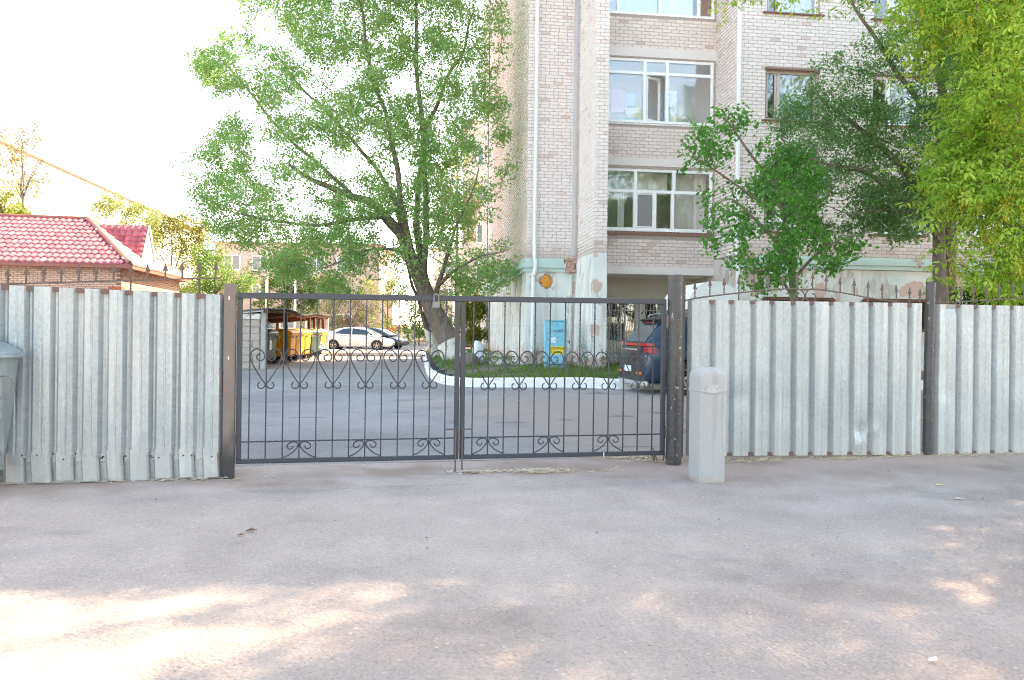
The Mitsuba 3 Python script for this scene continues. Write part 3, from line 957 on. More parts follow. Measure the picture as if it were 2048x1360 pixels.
for a in (-.06, .06):
    for b in (-.027, .027):
        m = MB()
        m.cbox(bc + FAX[1] * (HB + .0155) + FAX[0] * (a - .01) + np.array([0, 0, .925 + b]), (.008, .004, .008), .001, FAX)
        add('screw', m, 'm_dark', pt)
m = MB()
m.cbox(bc + FAX[1] * (HB + .0155) + FAX[0] * .03 + np.array([0, 0, .928]), (.007, .004, .014), .001, FAX)
add('keyhole', m, 'm_dark', pt)

# ------------------------------------------------------------------ waste container at the left edge
wc = thing('waste_container', 'dented galvanised wheeled waste container cut by the left edge', 'container')
prin('m_zincbin', proc(lambda p, n, uv: mix(mix((.22, .26, .275), (.42, .46, .465), fbm(p.x * 5 + p.y * 5, p.z * 3.2, 2.0, octaves=4)), (.60, .63, .63), .5 * smoothstep(.62, .78, fbm(p.x * 16 + p.y * 14, p.z * 2.5, 4.0)))), .42, .6, bump=lambda p, n, uv: .05 * fbm(p.x * 4 + p.y * 4, p.z * 3.5, 3.0, octaves=4), bscale=1.0)


def wsec(xr, z, y0=6.02, y1=6.86, xl=-6.0, r=.05):
    pts = []
    for cx, cy, a0 in ((xr - r, y1 - r, 0), (xl + r, y1 - r, 90), (xl + r, y0 + r, 180), (xr - r, y0 + r, 270)):
        for i in range(5):
            a = math.radians(a0 + 22.5 * i)
            pts.append((cx + r * math.cos(a), cy + r * math.sin(a), z))
    return pts


XR = -.652 * 6.86
m = MB().loft([wsec(XR - .125, .29), wsec(XR - .105, .42), wsec(XR - .052, .78), wsec(XR - .03, 1.0), wsec(XR - .012, 1.185)])
add('body', m, 'm_zincbin', wc, smooth=35)
m = MB().loft([wsec(XR + .022, 1.185, 5.99, 6.89), wsec(XR + .028, 1.195, 5.985, 6.895), wsec(XR + .026, 1.215, 5.985, 6.895), wsec(XR + .012, 1.222, 5.99, 6.89)])
add('rim', m, 'm_zincbin', wc, smooth=35)
m = MB()
prof = smooth_line([(XR + .015, 1.222), (XR - .10, 1.285), (XR - .24, 1.345), (XR - .5, 1.42), (XR - .8, 1.45), (XR - 1.2, 1.42), (-6.0, 1.23)], 3)
m.loft([[(x, y, z) for x, z in prof] + [(-6.0, y, 1.224), (XR, y, 1.224)] for y in (6.0, 6.03, 6.44, 6.86, 6.88)])
add('lid', m, 'm_zincbin', wc, smooth=35)
m = MB()
m.tube(smooth_line([(XR - .30, 6.55, 1.372), (XR - .17, 6.6, 1.325), (XR - .09, 6.66, 1.292)], 3), .012, 6)
add('lid_rib', m, 'm_zincbin', wc, smooth=40)
m = MB()
m.tube(smooth_line([(XR - .035, 6.60, 1.03), (XR + .02, 6.62, 1.03), (XR + .045, 6.64, 1.01), (XR + .045, 6.66, .90), (XR + .01, 6.64, .84), (XR - .06, 6.60, .835)], 4), .008, 8)
add('handle', m, 'm_lockgrey', wc, smooth=40)
m = MB()
z = np.linspace(.42, .72, 6)
g = [[(XR - .135 + .14 * (k - .42) + b + .006 * math.sin(k * 40), 6.66 + a, k) for a, b in ((-.07, -.02), (-.03, .045), (.02, .045), (.06, -.02))] for k in z]
m.grid(g)
add('bent_rib', m, 'm_zincbin', wc)
m = MB()
m.cbox((XR - .13, 6.62, .25), (.17, .18, .14), .02)
m.beam((XR - .12, 6.58, .20), (XR - .02, 6.56, .13), .10, .02)
add('wheel_bracket', m, 'm_zincbin', wc)
m = MB()
ax = np.array([[0, 0, 1.0], [0, 1, 0], [1, 0, 0]])
m.lathe([(.0, -.022), (.07, -.022), (.095, -.018), (.1, 0), (.095, .018), (.07, .022), (0, .022)], (XR - .16, 6.50, .1), ax, 20)
add('wheel', m, 'm_rubber', wc, smooth=40)
# ------------------------------------------------------------------ the brick apartment building
bd = thing('apartment_building', 'pale pink brick apartment block with white framed windows behind the gate', 'building')
ROOF, ROOF_R, SL, S_END, T_END, ZB = 19.3, 17.0, -1.577, 25.0, 20.0, 3.63


def fbox(parent, name, s, t, z, m, **k):
    b = MB()
    b.box(bp((s[0] + s[1]) / 2, (t[0] + t[1]) / 2, (z[0] + z[1]) / 2), (s[1] - s[0], t[1] - t[0], z[1] - z[0]), BAX)
    return add(name, b, m, parent, **k)


def wall_panel(name, mat, u0, u1, z0, z1, holes, fr, thick):
    """Wall with openings: fr(u, z) -> point on its outer face, inward = direction of its thickness."""
    pg = Polygon([(u0, z0), (u1, z0), (u1, z1), (u0, z1)], [[(a, c), (b, c), (b, d), (a, d)] for a, b, c, d in holes])
    o, ux = fr(0, 0), fr(1, 0) - fr(0, 0)
    inward = np.cross(ux, [0, 0, 1.0])
    m = MB()
    m.ext(pg, thick, o, np.array([ux, [0, 0, 1.0], -inward]))
    v = np.vstack(m.v)
    return m


HOLES_R = []
for (a, b) in ((4.83, 6.43), (8.05, 9.70), (11.25, 12.9)):
    for (c, d) in ((4.33, 5.87), (7.46, 8.89), (10.48, 11.95), (13.5, 14.95)):
        HOLES_R.append((a, b, c, d))
HOLES_I = [(.40, 3.90, 4.42, 6.27), (.40, 3.90, 7.62, 9.52), (.40, 3.90, 10.80, 12.65), (.40, 3.90, 13.95, 15.8)]


def face(t):
    return lambda u, z: bp(u, t, z)


def sidef(s):
    return lambda u, z: bp(s, u, z)


walls = {}


def front_wall(t, u0, u1, z0, z1, holes, thick=.35, mat='m_mortar', bsdfname='wall'):
    pg = Polygon([(u0, z0), (u1, z0), (u1, z1), (u0, z1)], [[(a, c), (b, c), (b, d), (a, d)] for a, b, c, d in holes])
    m = MB()
    # extrude along +t: axes (B1, z, -B2) are left handed, so mirror by starting at the back
    m.ext(pg, thick, bp(0, t + thick, 0), np.array([BAX[0], BAX[2], -BAX[1]]))
    return add(bsdfname, m, mat, bd)


def side_wall(s, t0, t1, z0, z1, thick=.35, mat='m_mortar', bsdfname='wall'):
    return fbox(bd, bsdfname, (s, s + thick), (t0, t1), (z0, z1), mat)


w_infill = front_wall(1.40, .345, 3.947, 3.39, ROOF, HOLES_I)
w_right = front_wall(0.0, 3.947, 14.8, ZB, ROOF, HOLES_R)
fbox(bd, 'wall', (14.8, S_END), (0, .35), (0, ROOF_R), 'm_concrete')
w_pier = fbox(bd, 'wall', (-.02, .345), (0, 2.17), (ZB, ROOF), 'm_mortar')
w_a = front_wall(2.17, SL, -.02, ZB, ROOF, [])
w_left = fbox(bd, 'wall', (SL, SL + .35), (2.17 + .352, T_END), (ZB, ROOF), 'm_mortar')
w_rside = fbox(bd, 'wall', (3.947, 4.29), (.352, 1.75), (ZB, ROOF), 'm_mortar')
fbox(bd, 'wall', (S_END - .3, S_END), (.352, T_END), (0, ROOF_R), 'm_concrete')
fbox(bd, 'wall', (14.45, 14.8), (.352, T_END - .31), (ZB, ROOF), 'm_concrete')
fbox(bd, 'wall', (SL + .352, S_END - .3), (T_END - .3, T_END - .002), (0, ROOF_R - .4), 'm_concrete')
fbox(bd, 'wall', (SL + .352, 14.8), (T_END - .3, T_END - .002), (ROOF_R - .398, ROOF - .01), 'm_concrete')
fbox(bd, 'roof', (SL - .25, 15.0), (-.25, T_END + .2), (ROOF, ROOF + .35), 'm_concrete')
fbox(bd, 'roof', (14.802, S_END + .2), (-.25, T_END + .2), (ROOF_R, ROOF_R + .3), 'm_concrete')
fbox(bd, 'partition', (4.3, 4.5), (1.0, 19), (3, ROOF - .2), 'm_room')

# bricks
PITCH, COURSE, BL, BH = .262, .1000, .245, .0835
CUBE_F = np.array([[0, 1, 3, 2], [0, 4, 5, 1], [2, 3, 7, 6], [0, 2, 6, 4], [1, 5, 7, 3]])
brick_pool = []       # (distance, wall, verts, colour)


def lay(wall, fr, nrm, u0, u1, z0, z1, holes=(), colour=None, seed=0, cand=True, mixed=False, off=0.0, BH=BH):
    r = np.random.default_rng(seed)
    nrm = np.asarray(nrm, float)
    nz = int((z1 - z0) / COURSE)
    cz = z0 + (np.arange(nz)) * COURSE
    out_v, out_c = [], []
    for k, z in enumerate(cz):
        free = [(u0, u1)]
        for a, b, c, d in holes:
            if z + BH > c + .005 and z < d - .005:
                free = [p for x, y in free for p in ((x, min(y, a)), (max(x, b), y)) if p[1] - p[0] > .03]
        u = u0 - r.uniform(0, .02) - (PITCH / 2 if k % 2 else 0) - (off if k % 3 == 0 else 0)
        while u < u1:
            L = BL
            if mixed and r.uniform() < .08:
                L = .12
            for x, y in free:
                a, b = max(u, x), min(u + L, y)
                if b - a > .035:
                    pr = .009 + r.uniform(-.003, .003)
                    du, dz = r.uniform(-.0015, .0015), r.uniform(-.0015, .0015)
                    p = [fr(uu + du, zz + dz) + nrm * n for uu in (a, b) for zz in (z, z + BH) for n in (pr, -.004)]
                    t = r.normal(0, 1)
                    base = np.array((.735, .665, .63)) * (1 + .032 * t) if r.uniform() > .04 else np.array((.62, .505, .46)) * (1 + .05 * t)
                    if r.uniform() < .06:
                        base = np.array((.77, .71, .675))
                    base = base * (1 + .0 * u)
                    if colour is not None:
                        base = colour(.5 * (a + b), z, base, r)
                    out_v.append(np.array(p))
                    out_c.append(np.clip(base, 0, .8))
            u += L + (PITCH - BL)
    V = np.array(out_v)
    C = np.array(out_c)
    if cand:
        d = np.linalg.norm(V.mean(1) - np.array([0, 0, 1.5]), axis=1)
        for i in range(len(V)):
            brick_pool.append((d[i], wall, V[i], C[i]))
    else:
        brickwork(wall, V, C)


# vertex order: index = uu*4 + zz*2 + n ; n=0 front, n=1 back
FF = np.array([[0, 4, 6, 2], [0, 2, 3, 1], [4, 5, 7, 6], [0, 1, 5, 4], [2, 6, 7, 3]])


def brickwork(wall, V, C, name='brickwork'):
    n = len(V)
    if not n:
        return
    F = (FF[None] + np.arange(n)[:, None, None] * 8).reshape(-1, 4)
    m = MB()
    m.raw(V.reshape(-1, 3), F, np.repeat(C, 8, 0))
    add(name, m, 'm_brick', wall, vc=True, kind='stuff')


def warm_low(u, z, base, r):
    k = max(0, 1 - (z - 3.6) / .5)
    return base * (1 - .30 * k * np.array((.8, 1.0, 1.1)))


def infill_col(u, z, base, r):
    return base * np.array((1.0, .95, .92)) * (.97 if z < 4.6 else 1.0)


def left_col(u, z, base, r):
    if 9.3 < u < 13.8:
        return np.array((.68, .52, .45)) * (1 + .05 * r.normal())
    if u > 16.8:
        return np.array((.66, .55, .50)) * (1 + .05 * r.normal())
    return warm_low(u, z, base * np.array((.97, .93, .90)), r)


nf, nl = -BAX[1], -BAX[0]
for (z0, z1) in ((3.395, 4.29), (6.59, 7.56), (9.82, 10.74)):
    lay(w_infill, face(1.40), nf, .35, 3.935, z0, z1, colour=infill_col, seed=3 + int(z0))
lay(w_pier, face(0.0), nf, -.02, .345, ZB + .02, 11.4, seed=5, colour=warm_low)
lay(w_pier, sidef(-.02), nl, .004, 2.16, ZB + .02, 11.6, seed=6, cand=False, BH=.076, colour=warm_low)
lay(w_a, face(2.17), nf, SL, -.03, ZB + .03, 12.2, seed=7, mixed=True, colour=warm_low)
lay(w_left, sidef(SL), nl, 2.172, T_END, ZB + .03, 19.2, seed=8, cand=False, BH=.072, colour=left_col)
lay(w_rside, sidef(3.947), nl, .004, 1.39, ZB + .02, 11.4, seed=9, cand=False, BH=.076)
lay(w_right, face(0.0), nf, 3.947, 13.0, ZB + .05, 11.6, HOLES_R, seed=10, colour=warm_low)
brick_pool.sort(key=lambda b: (b[0] if b[2][0][2] < 9.5 else 99))
for d, wall, V, C in brick_pool[:300]:
    m = MB()
    m.raw(V, FF, C)
    add('brick', m, 'm_brick', wall, vc=True)
for wall in (w_infill, w_pier, w_a, w_right):
    rest = [b for b in brick_pool[300:] if b[1] == wall]
    brickwork(wall, np.array([b[2] for b in rest]), np.array([b[3] for b in rest]))

# plinth, pier foot, cornices
fbox(bd, 'plinth', (SL, -.02), (2.17, 2.6), (0, 3.22), 'm_plinth')
fbox(bd, 'plinth', (SL, SL + .3), (2.602, T_END), (0, 3.22), 'm_plinth')
pf = MB()
pp = [(-.06, -.05), (.345, -.05), (.345, .6), (.345, 2.16), (-.10, 2.16)]
pf.loft([[bp(a - (.05 if a < 0 else 0), b - (.03 if b < 0 else 0), 0) for a, b in pp], [bp(a, b, 2.6) for a, b in pp], [bp(a + (.035 if a < 0 else 0), b + (.04 if b < 0 else 0), 3.50) for a, b in pp], [bp(a + (.05 if a < 0 else -.01), b + (.06 if b < 0 else 0), 3.64) for a, b in pp]])
add('pier_foot', pf, 'm_plinth', bd)
fbox(bd, 'plinth', (3.947, S_END), (0.02, .5), (0, 3.30), 'm_plinth')
fbox(bd, 'wall', (3.947, 4.2), (.502, 3.2), (0, 3.62), 'm_concrete')
for i, (z0, z1, pr_) in enumerate(((3.22, 3.34, .075), (3.343, 3.47, .13), (3.473, 3.64, .045))):
    m = MB()
    a, b = (SL - pr_, 2.17 - pr_), (-.022, 2.17 - pr_)
    for seg_ in (((SL - pr_, -.40 if i < 2 else -.45), (2.17 - pr_, 2.17 + .05)),):
        s_, t_ = seg_
        m.box(bp(sum(s_) / 2, sum(t_) / 2, (z0 + z1) / 2), (s_[1] - s_[0], t_[1] - t_[0], z1 - z0), BAX)
    m.box(bp(SL - pr_ / 2 + .05, (2.222 + T_END) / 2, (z0 + z1) / 2), (pr_ + .1, T_END - 2.222, z1 - z0), BAX)
    add('cornice_band', m, 'm_mint', bd)
# broken end of the cornice: rough brick rubble
rb = MB()
for k in range(26):
    rb.cbox(bp(RN.uniform(-.42, -.05), 2.15 + RN.uniform(-.03, .02), RN.uniform(3.24, 3.66)), (RN.uniform(.08, .2), RN.uniform(.06, .14), RN.uniform(.05, .09)), .012, BAX, np.array((.50, .33, .26)) * RN.uniform(.75, 1.2))
add('broken_brick', rb, 'm_vcmat', bd, vc=True, kind='stuff')
for z0, z1, pr_ in ((3.31, 3.43, .07), (3.433, 3.55, .11), (3.553, 3.66, .05)):
    fbox(bd, 'cornice_band', (3.947 - .02, S_END - .5), (-pr_, .30), (z0, z1), 'm_mint')

# passage under the bay
fbox(bd, 'bay_slab', (.345, 3.945), (1.38, 3.3), (3.16, 3.388), 'm_band')
prin('m_cream', proc(lambda p, n, uv: mix((.62, .58, .50), (.70, .665, .60), fbm(p.x * 3, p.y * 3, p.z * 1.6, octaves=4))), .9, spec=.2)
m = MB()
hl = [(1.14, 2.10, 1.15, 2.38), (2.40, 3.35, 1.15, 2.40)]
pg = Polygon([(.0, 0), (3.95, 0), (3.95, 3.16), (.0, 3.16)], [[(a, c), (b, c), (b, d), (a, d)] for a, b, c, d in hl])
m.ext(pg, .3, bp(0, 3.5, 0), np.array([BAX[0], BAX[2], -BAX[1]]))
add('passage_wall', m, 'm_cream', bd)
for a, b, c, d in hl:
    m = MB()
    for (p, q) in (((a, c), (b, c)), ((a, d), (b, d)), ((a, c), (a, d)), ((b, c), (b, d)), (((a + b) / 2, c), ((a + b) / 2, d))):
        m.beam(bp(p[0], 3.27, p[1]), bp(q[0], 3.27, q[1]), .05, .05, up=BAX[1])
    w = add('window', m, 'm_oldframe', bd, label='barred ground floor window in the shade under the bay')
    m = MB()
    m.raw([bp(a, 3.28, c), bp(b, 3.28, c), bp(b, 3.28, d), bp(a, 3.28, d)], [[0, 1, 2, 3]])
    add('pane', m, 'm_glass', w)
    m = MB()
    m.box(bp((a + b) / 2, 3.9, (c + d) / 2), (b - a + .3, .02, d - c + .3), BAX)
    add('blind', m, 'm_dark', w)
    m = MB()
    for k in range(9):
        u = a + .03 + (b - a - .06) * k / 8
        wv = [bp(u + (.022 * math.sin(q * 9) if q < 1 else 0), 3.16, c - .03 + (d - c + .06) * q) for q in np.linspace(0, 1, 14)]
        m.tube(wv, .008, 5)
    for z in (c + .02, d - .25, d - .02):
        m.beam(bp(a, 3.16, z), bp(b, 3.16, z), .014, .014)
    cx, cz = (a + b) / 2 - .15, c + .52
    for r_ in (.16, .09):
        m.tube([bp(cx, 3.15, cz - r_), bp(cx + r_ * .7, 3.15, cz), bp(cx, 3.15, cz + r_), bp(cx - r_ * .7, 3.15, cz), bp(cx, 3.15, cz - r_)], .007, 5)
    add('grille', m, 'm_white', w)

# basement windows over the fence
for a, b in ((4.86, 6.93), (7.85, 9.75)):
    m = MB()
    for p, q in (((a, 2.45), (b, 2.45)), ((a, 1.6), (b, 1.6)), ((a, 1.6), (a, 2.45)), ((b, 1.6), (b, 2.45)), (((a + b) / 2, 1.6), ((a + b) / 2, 2.45))):
        m.beam(bp(p[0], .0, p[1]), bp(q[0], .0, q[1]), .09, .09, up=BAX[1])
    w = add('window', m, 'm_rustwood', bd, label='low basement window with a brown wooden frame')
    m = MB()
    m.raw([bp(a, .013, 1.6), bp(b, .013, 1.6), bp(b, .013, 2.45), bp(a, .013, 2.45)], [[0, 1, 2, 3]])
    add('pane', m, 'm_dark', w)


# windows of the storeys
def frame_bar(m, t, a, b, w=.07, dp=.075):
    """bar from (u, z) to (u, z) in the plane t"""
    (u0, z0), (u1, z1) = a, b
    m.box(bp((u0 + u1) / 2, t, (z0 + z1) / 2), (abs(u1 - u0) + (w if u0 == u1 else 0), dp, abs(z1 - z0) + (w if z0 == z1 else 0)), BAX)


def pane(w, t, a, b, c, d):
    m = MB()
    m.raw([bp(a, t, c), bp(b, t, c), bp(b, t, d), bp(a, t, d)], [[0, 1, 2, 3]])
    add('pane', m, 'm_glass', w)


def room(parent, t, a, b, c, d, depth=2.2, mat='m_room'):
    m = MB()
    a, b, c, d = a - .25, b + .25, c - .5, d + .2
    q = [bp(a, t, c), bp(b, t, c), bp(b, t, d), bp(a, t, d), bp(a, t + depth, c), bp(b, t + depth, c), bp(b, t + depth, d), bp(a, t + depth, d)]
    m.raw(q, [[4, 5, 6, 7], [0, 4, 7, 3], [1, 2, 6, 5], [0, 1, 5, 4], [3, 7, 6, 2]])
    add('room', m, mat, parent)


def curtain(parent, t, a, b, c, d, col, folds=10, amp=.03):
    n = max(8, int(folds * 6))
    u = np.linspace(a, b, n)
    wv = amp * np.sin(np.linspace(0, folds * 2 * math.pi, n)) + amp * .4 * np.sin(np.linspace(0, folds * 5.1, n))
    m = MB()
    m.grid([[bp(u[i], t + wv[i], z) for i in range(n)] for z in (c, (c + d) / 2, d)], col)
    add('curtain', m, 'm_curtain', parent, vc=True)


def bay_window(z0, z1, ups, lows, tr, label, sash, mesh_=None, seed=0):
    a, b, t = .40, 3.90, 1.47
    m = MB()
    W = b - a
    zt = z0 + (z1 - z0) * (1 - tr)
    frame_bar(m, t, (a, z0 + .05), (b, z0 + .05), .10)
    frame_bar(m, t, (a, z1 - .04), (b, z1 - .04), .08)
    for u in (a + .04, b - .05):
        frame_bar(m, t, (u, z0 + .1005), (u, z1 - .0805), .08)
    ed = a + .0805, b - .0905
    frame_bar(m, t - .002, (ed[0], zt), (ed[1], zt), .085)
    for f in ups:
        frame_bar(m, t, (a + W * f, zt + .043), (a + W * f, z1 - .0805), .085)
    for f in lows:
        frame_bar(m, t, (a + W * f, z0 + .1005), (a + W * f, zt - .043), .09)
    w = add('window', m, 'm_pvc', bd, label=label)
    us = [ed[0]] + [a + W * f for f in ups] + [ed[1]]
    ls = [ed[0]] + [a + W * f for f in lows] + [ed[1]]
    for u, v in zip(us[:-1], us[1:]):
        pane(w, t + .006, u, v, zt, z1 - .06)
    for i, (u, v) in enumerate(zip(ls[:-1], ls[1:])):
        if i == sash:
            continue
        pane(w, t + .006, u, v, z0 + .08, zt)
    return w, ls, zt


def sill(parent, t, a, b, z, mat='m_sill', over=.06):
    m = MB()
    m.box(bp((a + b) / 2, t - over / 2 + .02, z - .018), (b - a + .10, over + .10, .03), BAX)
    add('sill', m, mat, parent)


# first floor bay: grey roller blinds and a meshed vent
w1, ls, zt = bay_window(4.43, 6.27, (.325, .66), (.322, .495, .65), .36, 'first floor bay window reflecting trees with a narrow meshed vent', 1)
room(w1, 1.77, .40, 3.90, 4.43, 6.27, 1.6)
m = MB()
for p, q in (((ls[1] + .055, 4.58), (ls[1] + .055, zt - .06)), ((ls[2] - .06, 4.58), (ls[2] - .06, zt - .06)), ((ls[1] + .05, 4.56), (ls[2] - .05, 4.56)), ((ls[1] + .05, zt - .08), (ls[2] - .05, zt - .08))):
    frame_bar(m, 1.44, p, q, .035, .03)
add('sash', m, 'm_pvc', w1)
prin('m_mesh', (.25, .235, .235), .8)
m = MB()
m.raw([bp(ls[1] + .05, 1.445, 4.56), bp(ls[2] - .05, 1.445, 4.56), bp(ls[2] - .05, 1.445, zt - .06), bp(ls[1] + .05, 1.445, zt - .06)], [[0, 1, 2, 3]])
add('insect_mesh', m, 'm_mesh', w1)
curtain(w1, 1.85, 2.75, 3.85, 4.45, 6.25, (.62, .585, .54), 5, .012)
curtain(w1, 1.9, 1.55, 2.65, zt, 6.25, (.55, .52, .49), 3, .01)
curtain(w1, 1.8, 1.10, 1.30, 4.45, zt, (.72, .72, .70), 2, .02)
curtain(w1, 2.6, .30, 1.55, 4.3, 6.25, (.30, .33, .30), 4, .03)
m = MB()
m.box(bp(2.14, 1.40, 4.36), (3.58, .10, .10), BAX)
add('sill', m, 'm_sill', w1)
m = MB()
m.box(bp(2.14, 1.46, 6.31), (3.59, .10, .07), BAX)
add('lintel_gap', m, 'm_sill', w1)
fbox(bd, 'lintel', (.35, 3.944), (1.385, 1.5), (6.35, 6.585), 'm_band')

# second floor bay: bright room with things on the sill, a vent sash tilted inwards
w2, ls, zt = bay_window(7.60, 9.52, (.395, .59), (.395, .59), .22, 'second floor bay window with a bright white room and an open sash', 1)
room(w2, 1.77, .40, 3.90, 7.62, 9.52, 1.9, 'm_roomwhite')
sd = np.array([BAX[0] * math.cos(.5) + BAX[1] * math.sin(.5), -BAX[0] * math.sin(.5) + BAX[1] * math.cos(.5), BAX[2]])
hc = bp(ls[1] + .06, 1.52, 0)
m = MB()
L = ls[2] - ls[1] - .1
for cx, cz, sx, sz in ((.03, (7.7 + zt) / 2, .06, zt - 7.74), (L - .03, (7.7 + zt) / 2, .06, zt - 7.74), (L / 2, 7.76, L - .12, .06), (L / 2, zt - .08, L - .12, .06)):
    m.box(hc + sd[0] * cx + np.array([0, 0, cz]), (sx, .06, sz), sd)
add('sash', m, 'm_pvc', w2)
m = MB()
m.raw([hc + sd[0] * .05 + [0, 0, 7.77], hc + sd[0] * (L - .05) + [0, 0, 7.77], hc + sd[0] * (L - .05) + [0, 0, zt - .1], hc + sd[0] * .05 + [0, 0, zt - .1]], [[0, 1, 2, 3]])
add('pane', m, 'm_glass', w2)
for u0, u1, z0, z1, tt, col in ((.45, .85, 7.65, 8.9, 2.3, (.62, .68, .76)), (.95, 1.40, 8.1, 8.85, 2.2, (.62, .42, .52)), (1.40, 1.72, 8.3, 8.75, 2.25, (.38, .55, .74)), (1.38, 1.85, 7.95, 8.25, 2.1, (.78, .82, .84)), (1.15, 1.8, 7.7, 7.95, 2.15, (.36, .56, .74)), (2.0, 2.2, 7.7, 8.8, 2.4, (.42, .47, .52)), (2.55, 2.72, 7.7, 8.75, 2.0, (.32, .52, .74)), (2.74, 2.95, 7.65, 8.8, 2.02, (.80, .82, .84))):
    m = MB()
    m.cbox(bp((u0 + u1) / 2, tt, (z0 + z1) / 2), (u1 - u0, .12, z1 - z0), .02, BAX, col)
    add('cupboard' if z1 - z0 > .9 else 'box', m, 'm_curtain', w2, vc=True)
fbox(bd, 'lintel', (.35, 3.944), (1.385, 1.5), (9.56, 9.82), 'm_band')
m = MB()
m.box(bp(2.14, 1.42, 7.575), (3.58, .08, .03), BAX)
add('sill', m, 'm_pvc', w2)

w3, ls, zt = bay_window(10.78, 12.65, (.16, .52, .86), (.16, .52, .86), .25, 'third floor bay window with patterned net curtains at the top edge', 9)
room(w3, 1.77, .40, 3.90, 10.8, 12.65, 1.6)
for i, (u, v, c) in enumerate(((.5, .95, (.62, .68, .76)), (.97, 2.2, (.58, .70, .80)), (2.25, 3.3, (.66, .72, .78)), (3.42, 3.85, (.50, .33, .27)))):
    curtain(w3, 1.62 + .01 * i, u, v, 10.75, 12.6, c, 9, .02)
w4, ls, zt = bay_window(13.95, 15.8, (.33, .66), (.33, .66), .25, 'fourth floor bay window', 9)
room(w4, 1.77, .40, 3.90, 13.97, 15.8, 1.6)

for (a, b, c, d) in HOLES_R:
    t = .14
    m = MB()
    f = .17 if a < 5 else .36
    us = a + (b - a) * (.27 if a < 5 else .33)
    frame_bar(m, t, (a, c + .04), (b, c + .04), .08)
    frame_bar(m, t, (a, d - .04), (b, d - .04), .08)
    for u in (a + .035, b - .035):
        frame_bar(m, t, (u, c + .0805), (u, d - .0805), .07)
    frame_bar(m, t, (us, c + .0805), (us, d - .0805), .10)
    row = {4.33: 'first', 7.46: 'second', 10.48: 'third', 13.5: 'fourth'}[c]
    colm = {4.83: 'left', 8.05: 'middle', 11.25: 'right'}[a]
    w = add('window', m, 'm_oldframe' if a < 5 and c < 9 else 'm_pvc', bd, label=f'{row} floor window in the {colm} column of the flat brick front')
    pane(w, t + .006, a + .05, us - .04, c + .06, d - .06)
    pane(w, t + .006, us + .04, b - .05, c + .06, d - .06)
    room(w, .40, a, b, c, d, 1.5)
    if a < 5:
        m = MB()
        for p, q in (((a + .10, c + .10), (a + .10, d - .10)), ((us - .09, c + .1), (us - .09, d - .1))):
            frame_bar(m, t - .03, p, q, .04, .04)
        add('sash', m, 'm_oldframe', w)
    curtain(w, .36, us + .1, b - .05, c, d, (.50, .56, .62) if c > 7 else (.34, .33, .33), 6, .02)
    curtain(w, .9, a, us, c, d, (.30, .34, .40), 4, .02)
    sill(w, 0, a - .05, b + .05, c, 'm_sill', .07)
    m = MB()
    m.box(bp((a + b) / 2, -.004, d + .02), (b - a + .04, .06, .045), BAX)
    add('lintel_strip', m, 'm_sill', w)

# pipes and conduits
def downpipe(pts, r, label):
    m = MB()
    m.tube(pts, r, 12)
    k = add('downpipe', m, 'm_white', bd, smooth=40, label=label)
    br = MB()
    for z in np.arange(1.5, 12, 1.5):
        i = int(np.argmin([abs(q[2] - z) for q in pts]))
        br.lathe([(r + .008, -.012), (r + .010, 0), (r + .008, .012)], [pts[i][0], pts[i][1], z], k=12)
    add('bracket', br, 'm_white', k)


sx = -1.36
downpipe(smooth_line([bp(sx - .03, 2.02, .75), bp(sx - .03, 2.05, 1.0), bp(sx - .03, 2.05, 3.0), bp(sx - .02, 2.0, 3.12), bp(sx + .02, 1.98, 3.35), bp(sx + .02, 1.98, 3.55), bp(sx, 2.06, 3.9), bp(sx, 2.06, 7), bp(sx, 2.06, 10), bp(sx, 2.06, 13), bp(sx, 2.06, 18)], 6), .058, 'white downpipe on the narrow front left of the pier')
downpipe(smooth_line([bp(4.02, -.17, .4), bp(4.02, -.17, 3.0), bp(4.0, -.17, 3.5), bp(4.0, -.12, 4.0), bp(4.0, -.12, 8), bp(4.0, -.12, 12), bp(4.0, -.12, 18)], 6), .058, 'white downpipe at the corner right of the bay')
m = MB()
m.box(bp(-.155, 2.13, 8.1), (.10, .06, 8.75), BAX)
m.box(bp(-.20, 2.095, 8.1), (.018, .01, 8.7), BAX)
add('conduit', m, 'm_metal', bd, label='grey metal cable duct in the corner beside the pier')
m = MB()
m.tube([bp(SL - .02, 16.2, 3.7), bp(SL - .03, 16.2, 18)], .018, 6)
add('cable', m, 'm_dark', bd)
ic = trimesh.creation.icosphere(3, 1.0)
v = np.array(ic.vertices)
v *= (.45 + 1.1 * meshkit.fbm(v * 2.1 + 3, 4))[:, None]
v2 = np.column_stack([v[:, 0] * .155, v[:, 1] * .06, v[:, 2] * .17])
v2[:, 1] += .012 * (meshkit.fbm(v * 7, 3) - .5)
m = MB()
m.raw(v2 @ BAX + bp(-.98, 2.165, 2.94), ic.faces)
prin('m_foam', proc(lambda p, n, uv: mix((.62, .22, .03), (.72, .34, .07), fbm(p.x * 14, p.y * 14, p.z * 14, octaves=3))), .9, spec=.1)
add('foam_patch', m, 'm_foam', bd, smooth=50, label='orange foam filling a hole above the blue cabinet')
m = MB()
for k in range(22):
    a = k / 22 * 6.283
    rr_ = RN.uniform(.95, 1.15)
    m.cbox(bp(-.98 + .17 * rr_ * math.cos(a), 2.168, 2.945 + .18 * rr_ * math.sin(a)), (RN.uniform(.05, .09), .03, RN.uniform(.04, .08)), .008, BAX, np.array((.36, .24, .17)) * RN.uniform(.7, 1.5))
add('broken_edge', m, 'm_vcmat', bd, vc=True, kind='stuff')
m = MB()
m.box(bp(-.235, 2.13, 1.85), (.06, .08, 2.6), BAX)
m.box(bp(-.262, 2.10, 1.85), (.012, .04, 2.6), BAX)
add('cover_strip', m, 'm_plinth', bd)
apron = MB()
